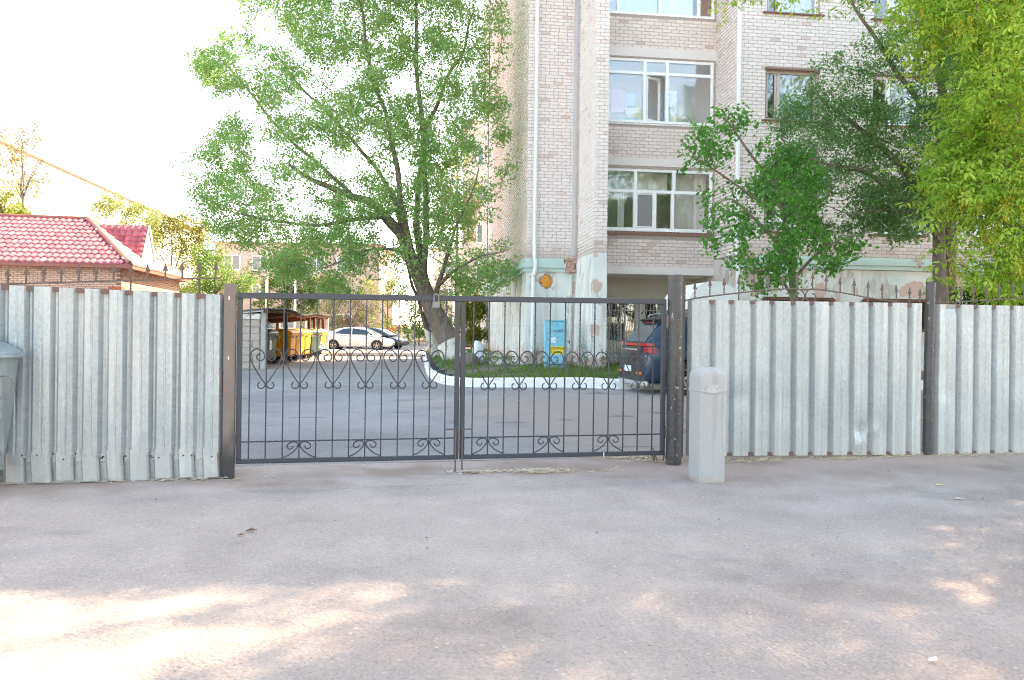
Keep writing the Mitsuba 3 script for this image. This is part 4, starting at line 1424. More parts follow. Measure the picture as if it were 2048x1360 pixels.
apron.cbox(bp(-1.9, 2.6, .44), (1.5, 1.4, .14), .02, BAX)
apron.cbox(bp(SL - .45, 8, .42), (.9, 9.3, .14), .02, BAX)
add('apron', apron, 'm_concrete', bd)

# blue electrical cabinet
ec = thing('electrical_cabinet', 'light blue steel electrical cabinet with a yellow notice standing on the grass', 'cabinet')
cf = P(1090, 741, 20.6)
eo = np.array([cf[0], cf[1], 0])
EA = np.array([[math.cos(.02), math.sin(.02), 0], [-math.sin(.02), math.cos(.02), 0], [0, 0, 1.0]])
ez0, ez1, eu0, eu1 = .38, 1.735, .0, .575


def ep(u, d, z):
    return eo + EA[0] * u + EA[1] * d + np.array([0, 0, z])


m = MB()
m.cbox(ep(.29, .25, (ez0 + ez1) / 2), (.60, .46, ez1 - ez0), .008, EA)
add('body', m, 'm_cabinet', ec, smooth=30)
m = MB()
m.cbox(ep(.31, .24, ez1 + .012), (.64, .54, .022), .006, EA)
add('lid', m, 'm_cabinet', ec, smooth=30)
m = MB()
m.cbox(ep(.31, .005, (ez0 + .17 + ez1 - .03) / 2), (.525, .025, ez1 - ez0 - .20), .006, EA)
dr_ = add('door', m, 'm_cabinet', ec, smooth=30)
m = MB()
m.box(ep(.31, -.004, ez0 + .155), (.53, .01, .012), EA)
add('shadow_gap', m, 'm_dark', ec)
for z in (1.40, 1.25, .6):
    m = MB()
    m.tube([ep(.05, -.01, z - .03), ep(.05, -.01, z + .03)], .009, 8)
    add('hinge', m, 'm_dark', ec)
m = MB()
for k in range(5):
    m.cbox(ep(.30, -.010, 1.665 - .02 * k), (.11, .008, .006), .002, EA)
for k in range(4):
    m.cbox(ep(.28, -.010, .70 - .02 * k), (.13, .008, .006), .002, EA)
add('louvre', m, 'm_cabinet', dr_)
m = MB()
m.cbox(ep(.545, -.014, 1.20), (.012, .012, .05), .002, EA)
add('lock', m, 'm_dark', dr_)
m = MB()
m.tube([ep(.60, .03, 1.19), ep(.645, .03, 1.185)], .009, 8)
m.cbox(ep(.66, .03, 1.16), (.03, .03, .10), .006, EA, None)
add('handle', m, 'm_dark', ec)
TA = np.array([EA[0], EA[2], -EA[1]])


def lettering(txt, h, u, z, d, depth=.002, width=None, bold=True):
    tm = meshkit.text_mesh(txt, h, depth, bold=bold)
    v = np.array(tm.vertices)
    if width:
        v[:, 0] *= width / (v[:, 0].max() - v[:, 0].min())
    m = MB()
    m.raw(v @ TA + ep(u, d, z), tm.faces)
    return m


add('number', lettering('04505', .058, .20, 1.435, -.0085, width=.27), 'm_dark', dr_)
m = MB()
m.box(ep(.345, -.0105, .93), (.42, .006, .22), EA)
prin('m_yellow', (.78, .60, .015), .5)
yn = add('notice', m, 'm_yellow', ec, label='yellow paper notice with black lettering')
add('lettering', lettering('ДОШИПОВКА ШИН', .062, .15, .955, -.0145, width=.39), 'm_dark', yn)
add('lettering', lettering('т. 707 444 44 77', .066, .15, .85, -.0145, width=.39), 'm_dark', yn)
for z, h in ((1.245, .06), (1.17, .05)):
    m = MB()
    m.box(ep(.21, -.0085, z), (.165, .003, h), EA)
    add('sticker', m, 'm_white', dr_)

# white arched canopy behind the fence
cn = thing('arched_canopy', 'white arched entrance canopy behind the fence right of the black pillar', 'canopy')
c0 = P(1429, 640, 17.6)
cz0, cz1 = 2.02, 2.66
arc = [(math.cos(a) * .62, (cz1 - cz0) * math.sin(a) ** .8) for a in np.linspace(0, math.pi, 25)]
m = MB()
m.ext(arc, .03, np.array([c0[0], c0[1], cz0]) - BAX[1] * -.03, np.array([BAX[0], BAX[2], -BAX[1]]))
add('front_panel', m, 'm_white', cn)
m = MB()
arc2 = [(x * 1.03, z * 1.03) for x, z in arc] + [(x, z) for x, z in arc[::-1]]
m.ext(arc2, 1.9, np.array([c0[0], c0[1], cz0]) + BAX[1] * 1.9, np.array([BAX[0], BAX[2], -BAX[1]]))
add('roof', m, 'm_white', cn)
for sx in (-.6, .6):
    for k in (.05, 1.8):
        m = MB()
        b = np.array([c0[0], c0[1], 0]) + BAX[0] * sx + BAX[1] * k
        m.beam(b + [0, 0, .2], b + [0, 0, cz0], .05, .05)
        add('post', m, 'm_white', cn)
# ------------------------------------------------------------------ red roofed house on the left
hs = thing('red_roof_house', 'low brick house with a raspberry red metal tile roof behind the left fence', 'house')
HC, H1, H2 = np.array([-14.1, 27.0]), np.array([0.985, 0.172]), np.array([-0.172, 0.985])
HAX = np.array([[H1[0], H1[1], 0], [H2[0], H2[1], 0], [0, 0, 1.0]])
prin('m_tile', VC, .7, spec=.35)
prin('m_housewall', (.26, .125, .085), .9)


def hp(s, t, z):
    q = HC + H1 * s + H2 * t
    return np.array([q[0], q[1], z])


def hbox(name, s, t, z, m, parent=hs, **k):
    b = MB()
    b.box(hp(sum(s) / 2, sum(t) / 2, sum(z) / 2), (s[1] - s[0], t[1] - t[0], z[1] - z[0]), HAX)
    return add(name, b, m, parent, **k)


hw_f = hbox('wall', (-9, 0), (0, .3), (0, 3.55), 'm_housewall')
hw_r = hbox('wall', (-.3, 0), (.302, 8), (0, 3.55), 'm_housewall')
hbox('wall', (-9, -.302), (7.7, 8), (0, 3.55), 'm_housewall')
r = np.random.default_rng(21)


def hbrick(fr, nrm, u, z, L):
    p = [fr(uu, zz) + nrm * n for uu in (u + .006, u + L - .008) for zz in (z, z + .058) for n in (.008 + r.uniform(-.002, .002), -.003)]
    c = np.array((.62, .43, .34)) * (1 + .07 * r.normal())
    return np.array(p), c


k = 0
rest_v, rest_c = [], []
for i in range(14):
    z = 2.55 + i * .075
    for j in range(22):
        u = -.26 - j * .26 - (.13 if i % 2 else 0)
        if z < 3.5:
            V, C = hbrick(lambda a, b: hp(a, 0, b), -HAX[1], u, z, .25)
            if j < 17:
                m = MB()
                m.raw(V, FF, C)
                add('brick', m, 'm_brick', hw_f, vc=True)
            else:
                rest_v.append(V)
                rest_c.append(C)
brickwork(hw_f, np.array(rest_v), np.array(rest_c))
rv_, rc_ = [], []
for i in range(13):
    z = 2.55 + i * .075
    for j in range(30):
        V, C = hbrick(lambda a, b: hp(0, a, b), HAX[0], .02 + j * .26 + (.13 if i % 2 else 0), z, .25)
        V = V.reshape(2, 2, 2, 3)[::-1].reshape(8, 3)
        rv_.append(V)
        rc_.append(C * 1.05)
brickwork(hw_r, np.array(rv_), np.array(rc_))
prin('m_redbrick', (.45, .13, .07), .85)
hbox('corner_band', (-.42, .014), (-.014, .42), (2.62, 2.86), 'm_redbrick', label='red painted band round the house corner')
# roof body
ez, rz, ov = 3.62, 5.73, .42
E_ = {'a': hp(-9, -ov, ez), 'b': hp(ov, -ov, ez), 'c': hp(ov, 8 + ov, ez), 'd': hp(-9, 8 + ov, ez), 'r0': hp(-9, 4, rz), 'r1': hp(-2.55, 4, rz)}
m = MB()
m.raw([E_['a'], E_['b'], E_['r1'], E_['r0']], [[0, 1, 2, 3]], (.42, .10, .125))
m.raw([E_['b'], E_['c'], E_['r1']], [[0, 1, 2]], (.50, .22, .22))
m.raw([E_['c'], E_['d'], E_['r0'], E_['r1']], [[0, 1, 2, 3]], (.42, .10, .125))
m.raw([E_['d'], E_['a'], E_['r0']], [[0, 1, 2]], (.42, .10, .125))
rf = add('roof', m, 'm_tile', hs, vc=True)
prin('m_fascia', (.32, .12, .09), .7)
m = MB()
for p, q in (('a', 'b'), ('b', 'c')):
    m.beam(E_[p] - [0, 0, .06], E_[q] - [0, 0, .06], .03, .13)
add('fascia', m, 'm_fascia', hs)
m = MB()
m.raw([E_['a'] - [0, 0, .1], E_['b'] - [0, 0, .1], E_['c'] - [0, 0, .1], E_['d'] - [0, 0, .1]], [[0, 1, 2, 3]])
add('soffit', m, 'm_fascia', hs)


def tile(o, ux, vx, nx, W, L, col):
    """one pressed tile: o lower left corner, ux across, vx up the slope"""
    a = np.linspace(0, 1, 6)
    prof = .052 * np.sin(a * math.pi) ** 1.2
    low = [o + ux * W * t + nx * (.050 + p) for t, p in zip(a, prof)]
    lip = [o + ux * W * t + nx * (.004 + p * .4) for t, p in zip(a, prof)]
    mid = [o + ux * W * t + vx * L * .35 + nx * (.040 + p) for t, p in zip(a, prof)]
    top = [o + ux * W * t + vx * L * 1.0 + nx * (.006 + p) for t, p in zip(a, prof)]
    return MB().grid([lip, low, mid, top], col)


def tiles(pa, pb, pr, holder, name, n_rows, W, inside, stuff=False, base=(.41, .135, .16), crop=None):
    """pa-pb the eave line, pr a point of the ridge straight above it"""
    ux = (pb - pa) / np.linalg.norm(pb - pa)
    w = pr - pa
    vx = w - ux * (w @ ux)
    H = np.linalg.norm(vx)
    vx = vx / H
    nx = np.cross(ux, vx)
    L = H / n_rows
    big = MB()
    rr = np.random.default_rng(3)
    for j in range(n_rows):
        for i in range(int(np.linalg.norm(pb - pa) / W)):
            u, v = i * W, j * L
            if not inside(u + W / 2, (v + L / 2) / H):
                continue
            col = np.array(base) * (1 + .13 * rr.normal())
            t = tile(pa + ux * u + vx * (v - .03), ux, vx, nx, W, L + .03, col)
            if stuff:
                big.raw(np.vstack(t.v), np.vstack(t.f), col)
            else:
                add(name, t, 'm_tile', holder, vc=True, smooth=True)
    if stuff and big.n:
        add(name, big, 'm_tile', holder, vc=True, smooth=True, kind='stuff')


pa, pb = hp(-4.7, -ov, ez), hp(ov, -ov, ez)
LL = 4.7 + ov
tiles(pa, pb, hp(-4.7, 4, rz), rf, 'tile', 11, .232, lambda u, q: u < LL - .1 - (2.97) * q)
tiles(hp(-4.7 - .232 * 18, -ov, ez), hp(-4.69, -ov, ez), hp(-4.7 - .232 * 18, 4, rz), rf, 'tile_field', 11, .232, lambda u, q: True, stuff=True)
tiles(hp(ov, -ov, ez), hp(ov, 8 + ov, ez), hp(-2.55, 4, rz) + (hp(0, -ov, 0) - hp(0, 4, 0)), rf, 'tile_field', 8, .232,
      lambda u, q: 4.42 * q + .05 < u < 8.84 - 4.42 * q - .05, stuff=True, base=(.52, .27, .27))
m = MB()
for p, q in (('b', 'r1'), ('r1', 'r0'), ('c', 'r1')):
    m.tube([E_[p] + [0, 0, .05], E_[q] + [0, 0, .06]], .085, 8)
add('ridge_cap', m, 'm_fascia', rf, smooth=40)
# steep cross gable over the hip
g0, g1 = (-2.3, 4.0, 5.55), (-.20, 4.0, 5.53)
m = MB()
A, B = hp(*g0), hp(*g1)
C, D = hp(-2.3, 3.0, 3.98), hp(-.20, 3.0, 3.98)
E2, F2 = hp(-2.3, 5.0, 3.98), hp(-.20, 5.0, 3.98)
m.raw([A, B, D, C, E2, F2], [[0, 1, 2, 3], [0, 4, 5, 1]], (.40, .09, .12))
gb = add('gable_roof', m, 'm_tile', hs, vc=True)
tiles(C - HAX[1] * .05, D - HAX[1] * .05, A, gb, 'tile', 7, .26, lambda u, q: True, base=(.40, .13, .16))
m = MB()
m.raw([B - HAX[0] * .05, D - HAX[0] * .05, F2 - HAX[0] * .05], [[0, 1, 2]])
m.beam(B + [0, 0, .04], D, .04, .10)
m.beam(B + [0, 0, .04], F2, .04, .10)
add('gable', m, 'm_roomwhite', hs)


prin('m_farroof', (.52, .33, .25), .8)
# ------------------------------------------------------------------ far buildings
def far_building(name, label, o, d, L, depth, z1, cols, wall_m, n_st, pitch, ww, wh, z_first, roofcol='m_farroof'):
    t = thing(name, label, 'building')
    d = np.asarray(d, float) / np.linalg.norm(d)
    nin = np.array([-d[1], d[0]])
    ax = np.array([[d[0], d[1], 0], [nin[0], nin[1], 0], [0, 0, 1.0]])

    def q(s, n, z):
        return np.array([o[0] + d[0] * s + nin[0] * n, o[1] + d[1] * s + nin[1] * n, z])
    m = MB()
    m.box(q(L / 2, depth / 2, z1 / 2 - 1), (L, depth, z1 + 2), ax)
    w = add('wall', m, wall_m, t)
    m = MB()
    m.box(q(L / 2, depth / 2, z1 + .06), (L + .5, depth + .5, .12), ax)
    add('roof', m, roofcol, t)
    for k in range(n_st):
        z = z_first + k * pitch
        for s in cols:
            m = MB()
            for a, b in (((s, z), (s + ww, z)), ((s, z + wh), (s + ww, z + wh)), ((s, z), (s, z + wh)), ((s + ww, z), (s + ww, z + wh)), ((s + ww * .5, z), (s + ww * .5, z + wh))):
                m.beam(q(a[0], -.02, a[1]), q(b[0], -.02, b[1]), .10, .10, up=(ax[1]))
            wi = add('window', m, 'm_pvc', t)
            m = MB()
            m.raw([q(s, -.03, z), q(s + ww, -.03, z), q(s + ww, -.03, z + wh), q(s, -.03, z + wh)], [[0, 1, 2, 3]])
            add('pane', m, 'm_farpane', wi)
    return t, q, ax


prin('m_farpane', (.16, .19, .22), .15, spec=.8)
prin('m_farwall', (.62, .585, .54), .9)
prin('m_farbeige', (.60, .53, .44), .9)
prin('m_farpink', (.55, .42, .36), .9)
fb, q_, ax_ = far_building('apartment_building', 'long pale apartment block far behind the red roofed house', (-29.8, 38.0), (-2.6, 19.5), 50, 12, 12.3, np.arange(2, 46, 3.4), 'm_farwall', 4, 2.9, 1.5, 1.4, 1.6)
for s, w in ((27, .8), (31, .6)):
    m = MB()
    m.box(q_(s, 2, 13.0), (w, w, 1.2), ax_)
    add('chimney', m, 'm_concrete', fb)
far_building('apartment_building', 'pinkish low apartment block far behind the elm crown', (-31, 78), (1, .04), 17, 12, 10.1, np.arange(1, 15.5, 2.9), 'm_farpink', 3, 3.0, 1.6, 1.5, 1.3)
far_building('apartment_building', 'tall beige apartment block far back between elm and brick building', (-4.2, 62), (1, .05), 16, 12, 18.6, np.arange(1.2, 14, 3.0), 'm_farbeige', 5, 3.2, 1.5, 1.5, 2.2, 'm_concrete')
far_building('apartment_building', 'white apartment block far behind the elm trunk', (-9.0, 84), (1, .05), 12, 12, 10.4, np.arange(1.2, 11, 2.6), 'm_farwall', 3, 3.0, 1.3, 1.4, 1.6)

# ------------------------------------------------------------------ bin shelter
sh = thing('bin_shelter', 'open bin shelter with a stone end wall and a sagging corrugated roof', 'shelter')
SX = lambda Y: -8.75 - .105 * (Y - 26.0)
fx0 = np.array([SX(26), 26.0])
wall = MB()
wall.box((SX(26) - 1.15, 26.17, .86), (2.3, .26, 1.72))
sw = add('end_wall', wall, 'm_concrete', sh)
r = np.random.default_rng(5)
for row in range(7):
    z = .0 + row * .245
    u = -.0 - (.33 if row % 2 else 0)
    while u < 2.3:
        L = .62 + r.uniform(-.06, .06)
        a, b = max(u, 0), min(u + L - .012, 2.3)
        if b - a > .1:
            m = MB()
            hgt = .232
            m.cbox((SX(26) - (a + b) / 2, 26.02 + r.uniform(-.012, .012), z + hgt / 2 + .003), (b - a, .08, hgt), .018)
            add('stone_block', m, 'm_stone', sw)
        u += L
m = MB()
m.cbox((SX(26) - 1.15, 26.12, 1.83), (2.36, .36, .20), .02)
add('coping', m, 'm_kerb', sh)
prin('m_slate', (.085, .09, .095), .8)
m = MB()
ys = np.linspace(25.7, 42.4, 240)
sag = lambda Y: 2.16 - .10 * math.sin((Y - 26) / 16 * math.pi) ** 2 + .05 * math.sin(Y * .9)
m.grid([[(SX(Y) + .35 - u * 3.2, Y, sag(Y) - u * .30 + .022 * math.sin(Y * 2 * math.pi / .28)) for Y in ys] for u in (0, .33, .66, 1)])
m.grid([[(SX(Y) + .35 - u * 3.2, Y, sag(Y) - .014 - u * .30 + .022 * math.sin(Y * 2 * math.pi / .28)) for Y in ys] for u in (0, .33, .66, 1)])
m.grid([[(SX(Y) + .35, Y, sag(Y) - d + .022 * math.sin(Y * 2 * math.pi / .28)) for Y in ys] for d in (0, .014)])
add('roof', m, 'm_slate', sh)
m = MB()
yy = np.linspace(25.8, 42.2, 14)
for a, b in zip(yy[:-1], yy[1:]):
    m.beam((SX(a) + .2, a, sag(a) - .10), (SX(b) + .2, b, sag(b) - .10), .06, .10)
add('eave_beam', m, 'm_rustwood', sh)
m = MB()
m.beam((SX(26) + .25, 25.85, 2.06), (SX(26) - 2.7, 25.85, 1.78), .05, .10)
add('gable_board', m, 'm_kerb', sh)
for Y, w, mt in ((26.1, .16, 'm_greyplate'), (30.0, .13, 'm_slate'), (35.6, .12, 'm_rustwood'), (37.2, .12, 'm_rustwood'), (38.7, .12, 'm_rustwood'), (40.2, .12, 'm_rustwood'), (41.8, .13, 'm_kerb')):
    m = MB()
    m.box((SX(Y) + .12, Y, 1.03), (w, w, 2.06))
    add('post', m, mt, sh)
for Y in (27, 30.5, 34, 37.5, 41):
    m = MB()
    m.box((SX(Y) - 2.5, Y, .95), (.12, .12, 1.9))
    add('post', m, 'm_rustwood', sh)
for k in range(7):
    m = MB()
    z = .18 + .2 * k if k < 5 else .32 + .2 * k
    for a, b in ((26.3, 31), (31.02, 34.4)):
        m.beam((SX(a) - 2.4, a, z), (SX(b) - 2.4, b, z), .025, .185)
    add('back_board', m, 'm_rustwood', sh)
m = MB()
for Y in np.arange(26.4, 42, 1.9):
    m.beam((SX(Y) + .2, Y, sag(Y) - .17), (SX(Y) - 2.6, Y, sag(Y) - .42), .06, .08)
add('rafter', m, 'm_rustwood', sh, kind='stuff')
curb = MB()
curb.cbox((SX(36) - .9, 34.2, .05), (1.2, 15.6, .08), .02, np.array([[1, -.105, 0], [.105, 1, 0], [0, 0, 1.0]]) / np.array([[1.0055], [1.0055], [1]]))
add('floor_slab', curb, 'm_concrete', sh)

BINC = {'yellow': (.72, .29, .008), 'green': (.018, .045, .03)}


def bin_(X, Y, color, label, lidcol=None, rz=0.0, hh=1.12):
    t = thing('waste_bin', label, 'bin', None)
    c, s_ = math.cos(rz), math.sin(rz)
    ax = np.array([[c, s_, 0], [-s_, c, 0], [0, 0, 1.0]])

    def sec(hx, hy, z, rr=.08):
        p = []
        for cx, cy, a0 in ((1, 1, 0), (-1, 1, 90), (-1, -1, 180), (1, -1, 270)):
            for i in range(4):
                a = math.radians(a0 + 30 * i)
                p.append((cx * (hx - rr) + rr * math.cos(a), cy * (hy - rr) + rr * math.sin(a)))
        return [np.array([X, Y, 0.09]) + ax[0] * a + ax[1] * b + np.array([0, 0, z]) for a, b in p]
    m = MB()
    m.loft([sec(.36, .48, .2), sec(.38, .52, .5), sec(.42, .58, hh - .08), sec(.46, .64, hh - .07), sec(.46, .64, hh)], BINC[color])
    bk = add('body', m, 'm_vc', t, vc=False, smooth=35) if False else add('body', m, f'm_bin_{color}', t, smooth=35)
    m = MB()
    m.loft([sec(.47, .65, hh + .005), sec(.48, .66, hh + .03), sec(.42, .62, hh + .10), sec(.25, .55, hh + .17), sec(.1, .4, hh + .185)])
    add('lid', m, f'm_bin_{lidcol or color}', t, smooth=40)
    for a in (-.34, .34):
        for b in (-.45, .45):
            m = MB()
            m.lathe([(0, -.025), (.08, -.025), (.1, 0), (.08, .025), (0, .025)], np.array([X, Y, .19]) + ax[0] * a + ax[1] * b, np.array([[0, 0, 1.0], ax[0], ax[1]]), 14)
            m.box(np.array([X, Y, .27]) + ax[0] * a + ax[1] * b, (.06, .09, .08), ax)
            add('wheel', m, 'm_rubber', t, smooth=40)
    for b in (-.5, .5):
        m = MB()
        m.tube([np.array([X, Y, hh - .05]) + ax[0] * .4 + ax[1] * b, np.array([X, Y, hh - .05]) + ax[0] * .5 + ax[1] * b], .03, 8)
        add('trunnion', m, 'm_metal', t, smooth=40)
    for a in (-.2, 0, .2):
        m = MB()
        m.loft([[np.array([X, Y, .09]) + ax[1] * (-y) + ax[0] * (a + q) + np.array([0, 0, z]) for q in (-.03, .03)] + [np.array([X, Y, .09]) + ax[1] * (-y - .02) + ax[0] * (a + q) + np.array([0, 0, z]) for q in (.02, -.02)] for y, z in ((.49, .3), (.575, hh - .1))])
        add('rib', m, f'm_bin_{color}', t)
    return t


for c, v in BINC.items():
    prin(f'm_bin_{c}', v, .4, spec=.5)
prin('m_bin_pale', (.50, .52, .50), .6)
b1 = bin_(SX(27.7) - .32, 27.7, 'green', 'nearest dark green bin beside the stone wall, with a pale bag on its lid')
bin_(SX(30.2) - .12, 30.6, 'yellow', 'nearest yellow bin standing behind the dark shelter post', rz=.1)
bin_(SX(32.1) - .02, 32.1, 'yellow', 'second yellow bin, sunlit on its right side', rz=-.1)
bin_(SX(33.6) - .0, 33.7, 'yellow', 'third yellow bin next to the dark green ones', rz=.05)
bin_(SX(35.3) + .02, 35.4, 'green', 'dark green bin standing after the yellow bins')
bin_(SX(37) - .05, 37.0, 'green', 'dark green bin with a yellow lid between the rusty posts', 'yellow')
bin_(SX(38.7) - .05, 38.8, 'yellow', 'farthest yellow bin at the far end of the shelter', 'pale')
m = MB()
m.box((SX(27.7) + .135, 27.35, .80), (.015, .2, .36))
add('poster', m, 'm_white', b1, label='white notice on the bin side')


def bag(X, Y, Z, r_, label, seed):
    ic = trimesh.creation.icosphere(3, 1.0)
    v = np.array(ic.vertices)
    f_ = meshkit.fbm(v * 1.9 + seed, 4)
    v = v * (.6 + .8 * f_)[:, None] * np.array(r_)
    v[:, 2] = np.maximum(v[:, 2], -r_[2] * .55)
    m = MB()
    m.raw(v + np.array([X, Y, Z]), ic.faces)
    t = add('rubbish_bag', m, 'm_bagwhite', smooth=40, label=label, cat='bag')


prin('m_bagwhite', (.66, .68, .70), .35, spec=.5)
bag(SX(27.6) - .1, 27.4, 1.50, (.34, .4, .13), 'pale rubbish bag lying on the nearest dark green bin', 3)
bag(SX(37.8) + .3, 37.9, .35, (.25, .3, .35), 'white rubbish bag leaning between the rusty shelter posts', 8)
qb = P(955, 712, 22.6)
bag(qb[0], qb[1], float(zlawn(qb[0], qb[1])) + .22, (.17, .17, .42), 'white plastic bag caught in the grass near the elm', 12)
ic = trimesh.creation.icosphere(3, 1.0)
v = np.array(ic.vertices) * (.7 + .6 * meshkit.fbm(np.array(ic.vertices) * 1.6 + 9, 3))[:, None]
qb = P(938, 728, 22.0)
m = MB()
m.raw(v * np.array([.30, .28, .26]) + np.array([qb[0], qb[1], float(zlawn(qb[0], qb[1])) + .1]), ic.faces)
add('tree_stump', m, 'm_bark', smooth=50, label='low brown stump in the grass beside the gate middle', cat='stump')


def lamp_post(px, Y, h, label):
    b = P(px, 700, Y)
    t = thing('lamp_post', label, 'lamp post')
    m = MB()
    m.tube([(b[0], Y, -.7), (b[0], Y, h * .5), (b[0], Y, h)], [.10, .085, .06], 12)
    add('pole', m, 'm_white', t, smooth=40)
    m = MB()
    m.tube(smooth_line([(b[0], Y, h - .05), (b[0] + .15, Y - .05, h + .4), (b[0] + .9, Y - .3, h + .65)], 5), .035, 8)
    add('arm', m, 'm_white', t, smooth=40)
    m = MB()
    m.cbox((b[0] + 1.15, Y - .4, h + .66), (.6, .22, .11), .03)
    add('head', m, 'm_greyplate', t)


lamp_post(532, 46, 7.0, 'leftmost white pole, rising behind the stone wall of the bin shelter')
lamp_post(589, 50, 5.2, 'white pole behind the middle of the bin shelter roof')
lamp_post(612, 58, 5.0, 'thin white pole right of the middle pole behind the bin shelter')
lamp_post(906, 60, 7.5, 'pale pole seen between elm trunk and gate middle')
ks = thing('kiosk', 'small grey kiosk with red awnings far behind the parked cars', 'kiosk')
m = MB()
m.box((-17.2 + 1.6, 86, .3), (5.0, 3, 2.6))
add('wall', m, 'm_greyplate', ks)
m = MB()
m.box((-15.6, 86, 1.72), (5.4, 3.4, .22))
add('roof', m, 'm_metal', ks)
for dx in (-1.6, 2.2):
    m = MB()
    m.raw([(-15.6 + dx - .9, 84.4, 1.6), (-15.6 + dx + .9, 84.4, 1.6), (-15.6 + dx + .9, 83.3, 1.15), (-15.6 + dx - .9, 83.3, 1.15)], [[0, 1, 2, 3]])
    add('awning', m, 'm_redbrick', ks)
# ------------------------------------------------------------------ cars
prin('m_carwhite', (.78, .78, .78), .25, spec=.5, clearcoat=.8, clearcoat_gloss=.9)
prin('m_carblue', (.010, .034, .066), .28, spec=.5, clearcoat=1.0, clearcoat_gloss=.95)
prin('m_carblack', (.02, .03, .045), .25, spec=.5, clearcoat=.8, clearcoat_gloss=.9)
prin('m_carcream', (.62, .52, .45), .3, spec=.5, clearcoat=.6)
prin('m_carglass', (.03, .05, .065), .06, spec=.9)
prin('m_trim', (.025, .025, .027), .5)
prin('m_lamp', (.35, .012, .02), .15, spec=.7, clearcoat=1.0)
prin('m_headlamp', (.70, .72, .75), .1, spec=.9)
prin('m_amber', (.65, .16, .02), .2)
prin('m_rim', (.52, .52, .54), .3, .8)
prin('m_silver', (.50, .51, .53), .35, .7)


